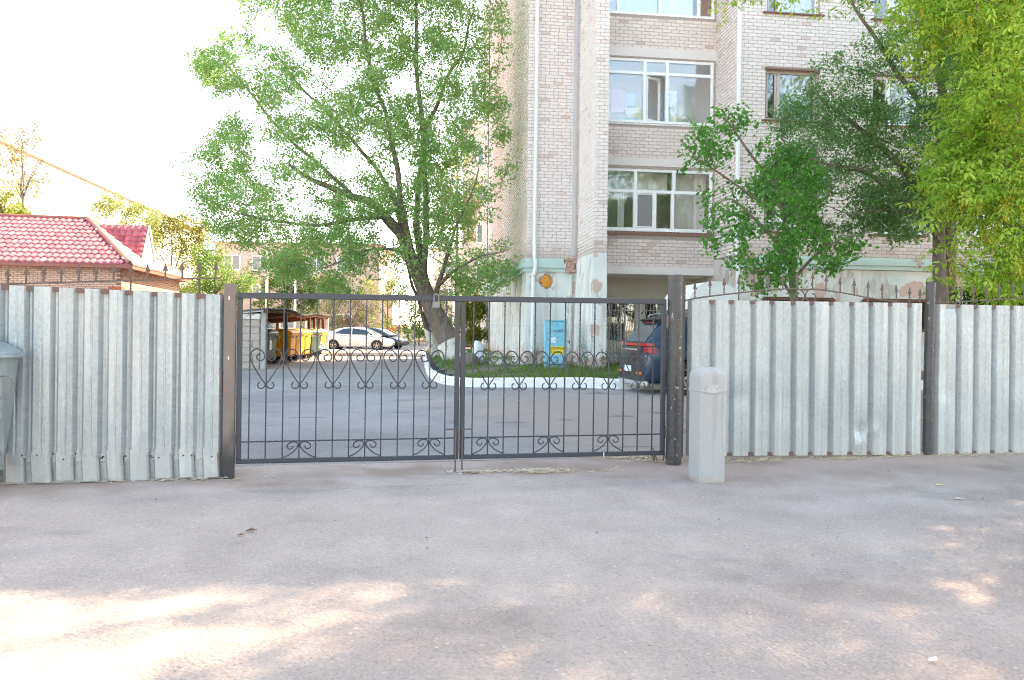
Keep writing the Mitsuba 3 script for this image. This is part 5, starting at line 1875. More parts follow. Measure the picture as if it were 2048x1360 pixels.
class Car:
    """x forward, y left, z up; stations give the lower body and the cabin."""

    def __init__(s, label, cat_, pos, heading, body, cabin, axles, wr, paint, name='parked_car'):
        s.t = thing(name, label, cat_)
        c, si = math.cos(heading), math.sin(heading)
        s.ax = np.array([[c, si, 0], [-si, c, 0], [0, 0, 1.0]])
        s.o = np.asarray(pos, float)
        s.body, s.cabin, s.axles, s.wr = body, cabin, axles, wr
        B = np.array(body)          # x, zb, zt, hw

        def sec(x, zb, zt, hw):
            h = zt - zb
            half = [(.0, 0), (.86, 0), (.955, .10), (.992, .30), (1.0, .55), (.975, .80), (.93, .93), (.84, .995), (.0, 1.0)]
            r_ = [(x, hw * a, zb + h * b) for a, b in half]
            return r_ + [(x, -y, z) for _, y, z in r_[-2:0:-1]]
        xs = np.linspace(B[0, 0], B[-1, 0], 44)
        S = [sec(x, *[np.interp(x, B[:, 0], B[:, k]) for k in (1, 2, 3)]) for x in xs]
        lo = MB().loft(S)
        V, F, _ = lo.get()
        tm = trimesh.Trimesh(V, F, process=True)
        tm.fix_normals()
        man = m3.Manifold(m3.Mesh(np.array(tm.vertices, np.float32), np.array(tm.faces, np.uint32)))
        for xa in axles:
            for sg in (-1, 1):
                cyl = m3.Manifold.cylinder(.34, wr * 1.17, wr * 1.17, 40).rotate((90, 0, 0)).translate((xa, sg * 2 if False else (sg * (max(B[:, 3]) + .02) + (.34 if sg > 0 else 0) - (.34 if sg > 0 else -.34) + (.0 if sg > 0 else 0) if False else sg * (max(B[:, 3]) - .14) + .17), wr))
                man = man - cyl
        me = man.to_mesh()
        s.add('body', (np.array(me.vert_properties[:, :3], float), np.array(me.tri_verts)), paint, 32)
        if cabin is not None:
            Cb = np.array(cabin)    # x, z0, z1, hw0, hw1

            def csec(x, z0, z1, h0, h1):
                hh = z1 - z0
                r_ = [(x, 0, z0), (x, h0, z0), (x, h0 * .55 + h1 * .45, z0 + hh * .45), (x, h1 * 1.02, z0 + hh * .84), (x, h1 * .94, z0 + hh * .95), (x, h1 * .78, z1), (x, 0, z1 + .012)]
                return r_ + [(a, -b, c2) for a, b, c2 in r_[-2:0:-1]]
            xs = np.linspace(Cb[0, 0], Cb[-1, 0], 40)
            s.cab = Cb
            S = [csec(x, *[np.interp(x, Cb[:, 0], Cb[:, k]) for k in (1, 2, 3, 4)]) for x in xs]
            V, F, _ = MB().loft(S).get()
            s.add('cabin', (V, F), paint, 32)
        for xa in axles:
            for sg in (-1, 1):
                s.wheel(xa, sg * (max(B[:, 3]) - .115), wr, sg)

    def w(s, V):
        return np.asarray(V, float) @ s.ax + s.o

    def add(s, name, vf, mat, smooth=False, label=None, parent=None):
        return add(name, (s.w(vf[0]), vf[1]), mat, parent or s.t, smooth=smooth, label=label)

    def mb(s, name, m, mat, smooth=False, label=None, parent=None):
        V, F, _ = m.get()
        return s.add(name, (V, F), mat, smooth, label, parent)

    def wheel(s, x, y, r_, sg):
        ax = np.array([[1.0, 0, 0], [0, 0, 1.0], [0, sg * 1.0, 0]])
        m = MB()
        m.lathe([(r_ * .62, -.09), (r_ * .9, -.10), (r_, -.06), (r_, .06), (r_ * .9, .10), (r_ * .64, .095), (r_ * .62, .07), (r_ * .62, -.09)], (x, y, r_), ax, 28)
        m.lathe([(r_ * .63, .0), (0, .0)], (x, y, r_), ax, 24)
        k = s.mb('wheel', m, 'm_rubber', 40)
        m = MB()
        m.lathe([(r_ * .62, .075), (r_ * .56, .07)], (x, y, r_), ax, 24)
        for j in range(5):
            a = j * 2 * math.pi / 5 + .3
            d = ax[0] * math.cos(a) + ax[1] * math.sin(a)
            p0, p1 = np.array([x, y, r_]) + d * .03 + ax[2] * .075, np.array([x, y, r_]) + d * r_ * .58 + ax[2] * .06
            m.beam(p0, p1, r_ * .16, .025, up=ax[2])
        m.lathe([(.055, .06), (.05, .09), (0, .092)], (x, y, r_), ax, 12)
        s.mb('rim', m, 'm_rim', 40, parent=k)

    def side(s, pts, name, mat, off=.006, parent=None, label=None):
        """flat panel on both flanks of the cabin: pts (x, z)"""
        for sg in (-1, 1):
            tm = trimesh.creation.extrude_polygon(Polygon(pts).buffer(0), .01, engine='earcut')
            tm = tm.subdivide().subdivide()
            v = np.array(tm.vertices)
            C = s.cab
            z0, z1, h0, h1 = [np.interp(v[:, 0], C[:, 0], C[:, k]) for k in (1, 2, 3, 4)]
            f = np.clip((v[:, 1] - z0) / np.maximum(z1 - z0, .05), 0, .9)
            y = np.interp(f, [0, .45, .84, .95], [0, 1, 2, 3])
            prof = np.select([f < .45, f < .84], [h0 + (h0 * .55 + h1 * .45 - h0) * f / .45, h0 * .55 + h1 * .45 + (h1 * 1.02 - h0 * .55 - h1 * .45) * (f - .45) / .39], h1 * 1.02 - .03 * (f - .84))
            yy = prof + off + v[:, 2] - .005
            s.add(name, (np.column_stack([v[:, 0], sg * yy, v[:, 1]]), tm.faces if sg < 0 else tm.faces[:, ::-1]), mat, 30, label, parent)


# dark blue off-roader behind the right gate leaf, its back towards the gate
Hd = math.radians(10)
sb = P(1233, 783, 16.2)
L = 4.3
# local x = 0 at the rear bumper's outermost point
rear = np.array([2.50, 15.92])
car = Car('dark blue off-road car parked on the lawn kerb behind the right gate leaf', 'car', (rear[0], rear[1], .175), Hd,
          [(0.04, .30, .80, .78), (.10, .26, 1.06, .86), (.30, .25, 1.12, .905), (.8, .25, 1.12, .92), (1.8, .28, 1.08, .92), (2.9, .28, 1.06, .91), (3.4, .28, 1.04, .90), (4.1, .30, .96, .84), (4.28, .40, .84, .74)],
          [(.14, .98, 1.10, .82, .76), (.36, 1.04, 1.36, .83, .68), (.60, 1.06, 1.58, .83, .64), (.95, 1.06, 1.635, .83, .63), (1.7, 1.06, 1.66, .83, .64), (2.4, 1.05, 1.62, .83, .63), (2.9, 1.04, 1.36, .83, .68), (3.25, 1.0, 1.06, .82, .78)],
          (.82, 3.42), .345, 'm_carblue')
prin('m_bumper', (.03, .031, .034), .55)
m = MB()
m.loft([[(x, y, z) for x, y in ((.10, .80), (.02, .72), (-.03, .3), (-.04, 0), (-.03, -.3), (.02, -.72), (.10, -.80), (.3, -.7), (.3, .7))] for z in (.30, .45, .70)])
car.mb('bumper', m, 'm_bumper', 30)
m = MB()
m.loft([[(x, y, z) for x, y in ((.10, .84), (.0, .76), (-.055, .3), (-.06, 0), (-.055, -.3), (.0, -.76), (.10, -.84), (.2, -.7), (.2, .7))] for z in (.215, .295)])
car.mb('skid_plate', m, 'm_silver', 30)
m = MB()
m.raw([(.135, -.62, 1.10), (.135, .62, 1.10), (.505, .50, 1.505), (.505, -.50, 1.505), (.115, -.62, 1.10), (.115, .62, 1.10), (.485, .50, 1.515), (.485, -.50, 1.515)], MB.BF[:0].tolist() + [[4, 5, 6, 7], [0, 1, 5, 4], [1, 2, 6, 5], [2, 3, 7, 6], [3, 0, 4, 7]])
car.mb('rear_window', m, 'm_carglass')
m = MB()
m.loft([[(x, y, z) for x, z in ((.40, 1.56), (.50, 1.50), (.80, 1.615), (.80, 1.655))] for y in (-.56, -.4, 0, .4, .56)])
car.mb('spoiler', m, 'm_trim', 30)
m = MB()
m.cbox((.435, 0, 1.50), (.03, .4, .02), .004)
car.mb('brake_light', m, 'm_lamp')
m = MB()
m.loft([[(x - .02, y, 1.015) for x, y in LB] + [(.25, -.5, 1.015), (.25, .5, 1.015)] if False else [(x - .018, y, z) for x, y in ((.24, .895), (.10, .84), (.055, .6), (.04, 0), (.055, -.6), (.10, -.84), (.24, -.895), (.30, -.7), (.2, 0), (.30, .7))] for z in (1.01, 1.065)])
car.mb('light_bar', m, 'm_lamp', 30)
for sg in (-1, 1):
    m = MB()
    m.loft([[(x - .016, sg * y, z) for x, y in ((.27, .91), (.11, .85), (.055, .62), (.25, .55))] for z in (.86, .92, .99)])
    car.mb('tail_light', m, 'm_lamp', 30)
    m = MB()
    m.cbox((-.002 if True else 0, sg * .60, .45), (.05, .26, .055), .01)
    car.mb('reflector', m, 'm_amber')
m = MB()
m.loft([[(x, y, z) for x, y in ((.10, .83), (.03, .62), (.012, 0), (.03, -.62), (.10, -.83), (.3, -.6), (.3, .6))] for z in (.70, .84, .995)])
car.mb('tailgate_trim', m, 'm_carblack', 30)
m = MB()
m.cbox((.006, 0, .93), (.02, .9, .035), .005)
car.mb('chrome_strip', m, 'm_silver')
m = MB()
m.cbox((-.048, .0, .53), (.02, .50, .12), .004)
car.mb('number_plate', m, 'm_white', label='blank white number plate')
car.side([(.62, 1.12), (.88, 1.12), (.88, 1.46), (.76, 1.44)], 'quarter_window', 'm_carglass')
car.side([(.96, 1.11), (1.75, 1.10), (1.75, 1.55), (1.05, 1.53)], 'side_window', 'm_carglass')
car.side([(1.83, 1.10), (2.75, 1.10), (2.40, 1.52), (1.83, 1.55)], 'side_window', 'm_carglass')
for sg in (-1, 1):
    m = MB()
    m.tube(smooth_line([(.62, sg * .60, 1.63), (.78, sg * .60, 1.69), (1.6, sg * .60, 1.72), (2.3, sg * .60, 1.68), (2.45, sg * .6, 1.63)], 4), .018, 8)
    car.mb('roof_rail', m, 'm_silver', 40)
    for xa in (.82, 3.42):
        m = MB()
        aa = np.linspace(-.15, math.pi + .15, 26)
        m.loft([[(xa + r_ * math.cos(a), sg * y, .345 + r_ * math.sin(a)) for r_, y in ((.40, .84), (.40, .925), (.455, .93), (.47, .90), (.455, .84))] for a in aa])
        car.mb('arch_trim', m, 'm_bumper', 30)
    m = MB()
    m.cbox((2.1, sg * .90, .37), (2.0, .08, .14), .02)
    car.mb('sill_trim', m, 'm_bumper')
m = MB()
m.tube([(.25, .0, 1.68), (.32, .0, 1.76)], [.02, .004], 6)
m.tube([(1.0, 0, 1.64), (.93, 0, 1.74)], [.03, .006], 8)
car.mb('antenna', m, 'm_carblue', 40)


def sedan(label, X, Y, Z, heading, paint, L=4.3, H=1.44, wr=.31, group=None):
    k = H / 1.44
    body = [(-L / 2, .42, .78, .70), (-L / 2 + .10, .30, .93, .80), (-L / 2 + .5, .24, .99, .865), (-.6, .20, .93, .87), (.7, .20, .91, .87), (L / 2 - .7, .22, .80, .84), (L / 2 - .18, .24, .66, .76), (L / 2, .34, .54, .60)]
    cab = [(-L / 2 + .25, .93, 1.0, .72, .60), (-1.25, .95, 1.28, .80, .60), (-.6, .92, 1.42 * k, .82, .59), (0, .91, 1.44 * k, .82, .60), (.45, .90, 1.38 * k, .82, .61), (.95, .88, 1.14, .82, .66), (1.35, .86, .93, .80, .72)]
    c = Car(label, 'car', (X, Y, Z), heading, body, cab, (-L / 2 + .82, L / 2 - .88), wr, paint)
    c.side([(-1.35, 1.03), (-.28, .98), (-.28, 1.36 * k), (-.75, 1.34 * k)], 'side_window', 'm_carglass')
    c.side([(-.22, .98), (1.08, .94), (.55, 1.28 * k), (-.22, 1.37 * k)], 'side_window', 'm_carglass')
    m = MB()
    m.raw([(1.33, -.60, .97), (1.33, .60, .97), (.55, .50, 1.365 * k), (.55, -.50, 1.365 * k)], [[0, 1, 2, 3]])
    c.mb('windscreen', m, 'm_carglass')
    m = MB()
    m.raw([(-L / 2 + .35, -.56, 1.055), (-L / 2 + .35, .56, 1.055), (-.95, .5, 1.375 * k), (-.95, -.5, 1.375 * k)], [[0, 1, 2, 3]])
    c.mb('rear_window', m, 'm_carglass')
    for sg in (-1, 1):
        m = MB()
        m.loft([[(L / 2 - .10 - (y - .42) * .8, sg * y, z), (L / 2 - .02 - (y - .42) * .8, sg * y, z - .01), (L / 2 - .02 - (y - .42) * .8, sg * y, z - .09), (L / 2 - .1 - (y - .42) * .8, sg * y, z - .1)] for y, z in ((.40, .63), (.6, .68), (.74, .73))])
        c.mb('headlight', m, 'm_headlamp', 30)
        m = MB()
        m.cbox((-L / 2 + .05, sg * .62, .82), (.12, .26, .12), .02)
        c.mb('tail_light', m, 'm_lamp')
        m = MB()
        m.cbox((.82, sg * .93, .98), (.10, .16, .10), .03)
        c.mb('wing_mirror', m, paint)
    m = MB()
    m.cbox((L / 2 - .02, 0, .40), (.06, .8, .12), .02)
    c.mb('grille', m, 'm_trim')
    m = MB()
    m.cbox((-L / 2 + .02, 0, .66), (.05, .48, .11), .01)
    c.mb('number_plate', m, 'm_white')
    return c


sedan('white coupe standing side on beyond the sunlit walk', -9.55, 46.6, .08, 0.0, 'm_carwhite', 4.35, 1.42)
sedan('dark blue car parked just behind the white coupe', -9.2, 50.2, .06, -.25, 'm_carblack', 4.5, 1.42)
sedan('cream saloon far off with its back to the gate', -11.4, 82.0, -.62, 1.45, 'm_carcream', 4.2, 1.38)
sedan('pink toned saloon beside the cream saloon far off', -13.6, 84.0, -.62, 1.45, 'm_carcream', 4.2, 1.38)
sedan('dark car half hidden behind the corner of the brick building', -1.0, 47.0, .06, .2, 'm_carblack', 4.3, 1.45)
# ------------------------------------------------------------------ trees
def leaf_quads(c, size, r, droop=0.0, fold=.25, aspect=.5):
    n = len(c)
    d = r.normal(size=(n, 3))
    d[:, 2] -= droop
    d /= np.linalg.norm(d, axis=1, keepdims=True)
    a = np.cross(d, r.normal(size=(n, 3)))
    a /= np.linalg.norm(a, axis=1, keepdims=True)
    nn = np.cross(d, a)
    s = (size * r.uniform(.65, 1.35, n))[:, None]
    p0 = c
    p1 = c + d * s * .45 + a * s * aspect * .5 + nn * s * fold * .3
    p2 = c + d * s
    p3 = c + d * s * .45 - a * s * aspect * .5 + nn * s * fold * .3
    V = np.stack([p0, p1, p2, p3], 1).reshape(-1, 3)
    b = np.arange(n)[:, None] * 4
    F = np.concatenate([b + [0, 1, 2], b + [0, 2, 3]], 1).reshape(-1, 3)
    return V, F


def leaf_colours(pos, r, lo, hi, scale=1.1, odd=None):
    t = np.clip(.5 + 1.4 * (meshkit.fbm(pos * scale, 2, seed=3) - .5) + r.normal(0, .22, len(pos)), 0, 1)[:, None]
    c = np.array(lo) * (1 - t) + np.array(hi) * t
    if odd is not None:
        k = r.uniform(0, 1, len(pos)) < odd[0]
        c[k] = np.array(odd[1]) * r.uniform(.8, 1.2, (k.sum(), 1))
    return c


def in_poly(poly, n, r, density=None):
    pg = Polygon(poly).buffer(0)
    prepare(pg)
    x0, y0, x1, y1 = pg.bounds
    out = np.zeros((0, 2))
    while len(out) < n:
        q = np.stack([r.uniform(x0, x1, 4 * n), r.uniform(y0, y1, 4 * n)], 1)
        q = q[contains_xy(pg, q[:, 0], q[:, 1])]
        if density is not None:
            q = q[r.uniform(0, 1, len(q)) < density(q)]
        out = np.vstack([out, q])
    out = out[:n]
    from shapely import points, distance
    return out, distance(points(out[:, 0], out[:, 1]), pg.exterior)


def grow(limbs, targets, r, r_tip=.006, k_r=.010, sag=.06, sides=5):
    """limbs [(points, r0, r1)]; each target is joined to the nearest wood; returns trunk and twig meshes and twig points"""
    trunk, twigs = MB(), MB()
    N, RR = [], []
    for pts, r0, r1, k in limbs:
        p = smooth_line(pts, 6)
        rad = np.linspace(r0, r1, len(p))
        p = p + np.linspace(0, 1, len(p))[:, None] * (.35 * r0 + .28 * min(1, r0 * 9)) * (np.stack([meshkit.noise(p * 1.1 + a) for a in (3, 17, 31)], 1) - .5)
        trunk.tube(p, rad, k)
        N.append(p)
        RR.append(rad)
    N, RR = np.vstack(N), np.concatenate(RR)
    order = np.argsort([np.min(np.linalg.norm(N - t, axis=1)) for t in targets])
    spots = []
    for i in order:
        t = targets[i]
        dv = t - N
        d = np.linalg.norm(dv, axis=1) + .5 * np.maximum(0, N[:, 2] - t[2] + .2) + np.where(RR < .012, .15, 0)
        j = int(np.argmin(d))
        s, L = N[j], float(np.linalg.norm(t - N[j]))
        if L < .02:
            continue
        n = max(3, int(L / .25))
        mid = (s + t) / 2 + np.array([0, 0, 1]) * sag * L + r.normal(0, .07 * L, 3)
        q = np.linspace(0, 1, n + 1)[:, None]
        p = s * (1 - q) ** 2 + 2 * mid * q * (1 - q) + t * q ** 2
        rb = min(RR[j] * .75, r_tip + k_r * L)
        rad = np.linspace(rb, r_tip, n + 1)
        twigs.tube(p, rad, 4 if rb < .03 else sides, caps=False)
        N = np.vstack([N, p[1:]])
        RR = np.concatenate([RR, rad[1:]])
        spots.append(p[max(1, n // 2):])
    return trunk, twigs, np.vstack(spots)


def px_limb(pts, r0, r1, k=10):
    return ([P(x, y, Y) for x, y, Y in pts], r0, r1, k)


def tree(name, label, cat_, limbs, poly, Y0, thick, n_cl, n_leaf, size, rad, lo, hi, seed, droop=.2, density=None, aspect=.5, odd=None, white=None, tip=.006, k_r=.010, group=None, ex=None, edge=60.0, sag=.06, bark='m_bark', twig='m_twig'):
    r = np.random.default_rng(seed)
    t = thing(name, label, cat_, group)
    q, dist = in_poly(poly, n_cl, r, density)
    th = thick * np.clip(np.sqrt(np.clip(dist / edge, 0, 1)), .15, 1)
    Y = Y0 + th * r.uniform(-1, 1, n_cl)
    tg = np.array([P(a, b, c) for (a, b), c in zip(q, Y)])
    if ex is not None:
        tg = np.vstack([tg, ex(r)])
    trunk, twigs, spots = grow(limbs, tg, r, tip, k_r, sag)
    add('trunk', trunk, bark, t, smooth=True)
    add('branches', twigs, twig, t, smooth=True, kind='stuff')
    k = max(3, n_leaf // 6)
    ctr = np.repeat(tg, k, 0)
    u = r.normal(size=ctr.shape)
    u *= (r.uniform(0, 1, (len(u), 1)) ** (1 / 2.2)) / np.linalg.norm(u, axis=1, keepdims=True)
    ctr = ctr + u * rad * 1.75 * np.array([1, 1, .8])
    c = np.repeat(ctr, 6, 0)
    c = c + r.normal(size=c.shape) * size * .62
    sp = spots[r.integers(0, len(spots), len(spots) * 2)]
    c = np.vstack([c, sp + r.normal(size=sp.shape) * rad * .5])
    V, F = leaf_quads(c, size, r, droop, aspect=aspect)
    m = MB()
    m.raw(V, F, np.repeat(leaf_colours(c, r, lo, hi, odd=odd), 4, 0))
    add('crown', m, 'm_leaf', t, vc=True)
    return t


YE = 24.8
elm_limbs = [
    px_limb([(916, 728, 24.6), (901, 688, 24.7), (882, 650, 24.8), (864, 614, 24.8), (846, 566, 24.8), (828, 520, 24.7), (805, 479, 24.6), (765, 434, 24.4), (712, 397, 24.2), (650, 368, 24.0), (580, 340, 23.8)], .40, .05, 14),
    px_limb([(858, 600, 24.8), (846, 540, 25.0), (838, 490, 25.2), (832, 440, 25.4), (838, 380, 25.5), (845, 309, 25.6), (865, 232, 25.6), (891, 170, 25.5), (925, 100, 25.3), (950, 20, 25.0)], .15, .03, 10),
    px_limb([(843, 560, 24.8), (822, 500, 24.3), (808, 440, 24.0), (797, 370, 23.8), (784, 283, 23.6), (768, 220, 23.4), (740, 130, 23.2), (720, 30, 23.0), (710, -80, 23.0)], .13, .03, 10),
    px_limb([(806, 482, 24.6), (792, 412, 25.2), (760, 350, 25.8), (722, 300, 26.2), (660, 230, 26.6), (590, 160, 26.8), (540, 90, 27.0)], .09, .025, 8),
    px_limb([(846, 566, 24.8), (852, 470, 24.2), (850, 360, 23.9), (838, 200, 23.7), (832, 60, 23.6), (835, -90, 23.6), (830, -200, 23.8)], .11, .03, 8),
    px_limb([(868, 612, 24.7), (876, 572, 24.2), (892, 530, 23.6), (906, 480, 23.0), (930, 420, 22.4), (960, 330, 21.8)], .10, .02, 8),
    px_limb([(876, 572, 24.2), (905, 545, 23.4), (945, 520, 22.4), (985, 508, 21.4), (1020, 503, 20.7)], .07, .015, 6),
    px_limb([(766, 434, 24.4), (700, 440, 23.6), (620, 452, 23.2), (540, 440, 23.0), (470, 430, 22.8)], .08, .02, 7),
    px_limb([(828, 520, 24.7), (790, 500, 23.8), (740, 500, 23.2), (690, 520, 22.8), (640, 540, 22.6)], .06, .015, 6),
    px_limb([(712, 397, 24.2), (640, 330, 24.8), (560, 260, 25.2), (480, 160, 25.6), (440, 120, 25.6)], .07, .02, 7),
    px_limb([(870, 700, 26.2), (857, 660, 26.2), (855, 618, 26.0), (848, 580, 25.6), (843, 540, 25.2)], .17, .11, 10),
    px_limb([(862, 664, 26.1), (850, 648, 26.0), (838, 605, 25.9), (824, 566, 25.6), (812, 530, 25.2)], .07, .04, 8),
]
elm_poly = [(500, -260), (470, -120), (478, 0), (466, 42), (412, 52), (424, 92), (384, 112), (400, 152), (446, 190), (470, 215), (440, 255), (415, 300), (362, 318), (352, 345), (385, 360), (372, 402), (420, 455), (452, 485), (500, 500), (500, 545), (560, 565), (610, 560), (650, 596), (720, 590), (765, 575), (800, 590), (840, 575), (880, 560), (930, 590), (1000, 578), (1030, 560), (1036, 515), (1010, 480), (960, 470), (1000, 440), (1030, 360), (1034, 300), (1012, 240), (1006, 150), (1010, 60), (1000, -60), (940, -200), (820, -300), (640, -320)]


def elm_density(q):
    x, y = q[:, 0], q[:, 1]
    d = np.ones(len(q))
    d = np.where((x > 880) & (y < 470), .8, d)
    d = np.where((x > 965) & (y < 470), .55, d)
    d = np.where((x > 890) & (y > 470), 1.0, d)
    d = np.where((x < 520), 1.25, d)
    n = meshkit.fbm(np.stack([x / 42, y / 42, x * 0], 1), 2)
    return d * np.clip((n - .30) * 5.0, .06, 1) * np.where((np.abs(x - 850) < 45) & (y > 490), .15, 1)


ET = tree('elm_tree', 'big leaning elm with a broad light green crown beside the brick building', 'tree', elm_limbs, elm_poly, 24.0, 2.6, 3600, 40, .100, .20, (.19, .36, .085), (.43, .61, .22), 4, droop=.35, density=elm_density, ex=None, odd=(.03, (.34, .30, .12)), tip=.008, k_r=.014, twig='m_paletwig')
m = MB()
m.tube([P(872, 712, 26.2), P(863, 680, 26.2), P(857, 656, 26.2)], [.20, .185, .175], 14)
add('whitewash', m, 'm_whitewash', ET, smooth=True, label='whitewashed foot of the thinner stem')
m = MB()
q0, q1 = P(917, 728, 24.6), P(899, 690, 24.7)
m.tube([q0 + (q0 - q1) * .1, (q0 + q1) / 2, q1 + (q1 - q0) * .15], [.45, .43, .405], 16)
add('whitewash', m, 'm_whitewash', ET, smooth=True, label='whitewashed foot of the leaning trunk')

# ash-leaved maple at the right: compound leaves and hanging keys
def maple():
    r = np.random.default_rng(9)
    t = thing('maple_tree', 'bright yellow-green ash-leaved maple hanging over the fence at the right', 'tree')
    poly = [(1800, -60), (1792, 30), (1836, 55), (1802, 92), (1850, 118), (1886, 150), (1868, 190), (1905, 235), (1880, 262), (1850, 270), (1905, 300), (1850, 325), (1812, 345), (1842, 372), (1868, 420), (1905, 428), (1925, 470), (1892, 500), (1862, 562), (1880, 604), (1960, 600), (2048, 590), (2250, 580), (2420, 400), (2500, 0), (2400, -500), (2100, -640), (1880, -560), (1780, -300)]
    q0, d0_ = in_poly([(min(x + 32, 2080), max(y, -80)) for x, y in poly[:19]] + [(2090, 590), (2090, -80)], 620, r, lambda q: np.clip((meshkit.fbm(np.stack([q[:, 0] / 45, q[:, 1] / 45, q[:, 0] * 0], 1), 2) - .32) * 6, .06, 1))
    q, dist = in_poly([(max(x, 2085) if y < 600 and y > -100 else x + 30, y) for x, y in poly], 330, r, lambda q: np.clip((meshkit.fbm(np.stack([q[:, 0] / 60, q[:, 1] / 60, q[:, 0] * 0], 1), 2) - .25) * 4, .1, 1))
    q, dist = np.vstack([q0, q]), np.concatenate([d0_, dist])
    Y = 11.2 + 1.4 * r.uniform(-1, 1, len(q)) * np.clip(dist / 60, .3, 1)
    tg = np.array([P(a, b, c) for (a, b), c in zip(q, Y)])
    up = np.stack([r.uniform(9.3, 13.5, 230), r.uniform(10.8, 14.0, 230), r.uniform(7.2, 11.0, 230)], 1)
    st = np.stack([r.uniform(2.9, 6.6, 95), r.uniform(9.6, 13.2, 95), r.uniform(7.0, 9.8, 95)], 1)
    up2 = np.stack([r.uniform(6.8, 9.4, 190), r.uniform(11.0, 13.6, 190), r.uniform(8.2, 10.6, 190)], 1)
    tg = np.vstack([tg, up, st, up2])
    b = np.array([9.7, 13.2, 0])
    limbs = [([b, b + [-.1, -.1, 1.4], b + [-.3, -.3, 2.6], b + [-.4, -.5, 4.5], b + [-.3, -.4, 7.0], b + [0, 0, 9.8]], .26, .05, 12),
             ([b + [-.3, -.3, 2.4], b + [-.9, -1.0, 3.6], b + [-1.6, -1.5, 4.8], b + [-2.6, -1.7, 6.0], b + [-3.2, -1.6, 7.6]], .14, .03, 9),
             ([b + [-.3, -.3, 2.6], b + [.6, -1.1, 4.0], b + [1.6, -1.5, 5.6], b + [2.4, -1.5, 7.6]], .14, .03, 9),
             ([b + [-.2, -.2, 1.5], b + [-1.0, -1.4, 2.3], b + [-1.9, -2.2, 2.9], b + [-2.6, -2.3, 3.1]], .08, .02, 8),
             ([b + [-.4, -.5, 4.5], b + [-1.4, -1.6, 5.6], b + [-2.4, -2.2, 6.4]], .09, .02, 8),
             ([b + [0, 0, .2], b + [.7, -.6, 1.6], b + [1.5, -1.2, 3.2], b + [2.0, -1.6, 4.6]], .12, .03, 8)]
    trunk, twigs, spots = grow(limbs, tg, r, .006, .010, .03)
    add('trunk', trunk, 'm_bark', t, smooth=True)
    add('branches', twigs, 'm_twig', t, smooth=True, kind='stuff')
    n = 11
    c = np.repeat(tg, n, 0)
    c = c + r.normal(size=c.shape) * np.array([.24, .24, .20])
    far = np.zeros(len(c), bool)
    # compound leaf: five leaflets on a drooping stalk
    N = len(c)
    d = r.normal(size=(N, 3)) * [1, 1, .25]
    d[:, 2] -= .35
    d[:, 1] -= .25
    d /= np.linalg.norm(d, axis=1, keepdims=True)
    side = np.cross(d, [0, 0, 1.0] + r.normal(size=(N, 3)) * .25)
    side /= np.linalg.norm(side, axis=1, keepdims=True)
    nrm = np.cross(side, d)
    s = r.uniform(.55, 1.35, N)[:, None]
    Vs, Fs, Cs = [], [], []
    col = leaf_colours(c, r, (.20, .38, .045), (.54, .69, .12), scale=1.9)
    off = 0
    for (u, w, ang) in ((.17, 0, 0), (.13, .012, .75), (.13, -.012, -.75), (.055, .012, 1.0), (.055, -.012, -1.0)):
        jit = r.normal(0, .18, (N, 1))
        ld = d * np.cos(ang + jit) + side * np.sin(ang + jit) + nrm * r.normal(-.05, .22, (N, 1)) + np.array([0, 0, -.25])
        ld /= np.linalg.norm(ld, axis=1, keepdims=True)
        ls = np.cross(ld, nrm)
        ls /= np.linalg.norm(ls, axis=1, keepdims=True)
        ln = np.cross(ls, ld)
        o = c + d * u * s + side * w * s
        L = .098 * s * r.uniform(.8, 1.2, (N, 1))
        W = L * .40
        V = np.stack([o, o + ld * L * .35 + ls * W * .5 + ln * L * .07, o + ld * L * .7 + ls * W * .3 + ln * L * .04, o + ld * L - ln * L * .08, o + ld * L * .7 - ls * W * .3 + ln * L * .04, o + ld * L * .35 - ls * W * .5 + ln * L * .07, o + ld * L * .5], 1)
        Vs.append(V.reshape(-1, 3))
        b_ = np.arange(N)[:, None] * 7
        Fs.append(np.concatenate([b_ + [0, 1, 6], b_ + [1, 2, 6], b_ + [2, 3, 6], b_ + [3, 4, 6], b_ + [4, 5, 6], b_ + [5, 0, 6]], 1).reshape(-1, 3) + off)
        off += N * 7
        Cs.append(np.repeat(col * r.uniform(.9, 1.1, (N, 1)), 7, 0))
    m = MB()
    m.raw(np.vstack(Vs), np.vstack(Fs), np.vstack(Cs))
    add('crown', m, 'm_leaf', t, vc=True)
    # hanging bunches of winged keys
    bunch = tg[r.uniform(0, 1, len(tg)) < .7]
    bunch = bunch + r.normal(size=bunch.shape) * [.12, .12, .05] + np.array([0, -.10, -.10])
    k = 26
    c = np.repeat(bunch, k, 0)
    hang = r.uniform(0, 1, (len(c), 1))
    c = c + r.normal(size=c.shape) * np.array([.035, .035, 0]) - np.array([0, 0, .24]) * hang
    V, F = leaf_quads(c, .052, r, droop=2.2, aspect=.36)
    m = MB()
    m.raw(V, F, np.repeat(leaf_colours(c, r, (.42, .46, .05), (.58, .54, .09)), 4, 0))
    add('keys', m, 'm_leaf', t, vc=True, label='hanging bunches of yellow winged keys')


maple()

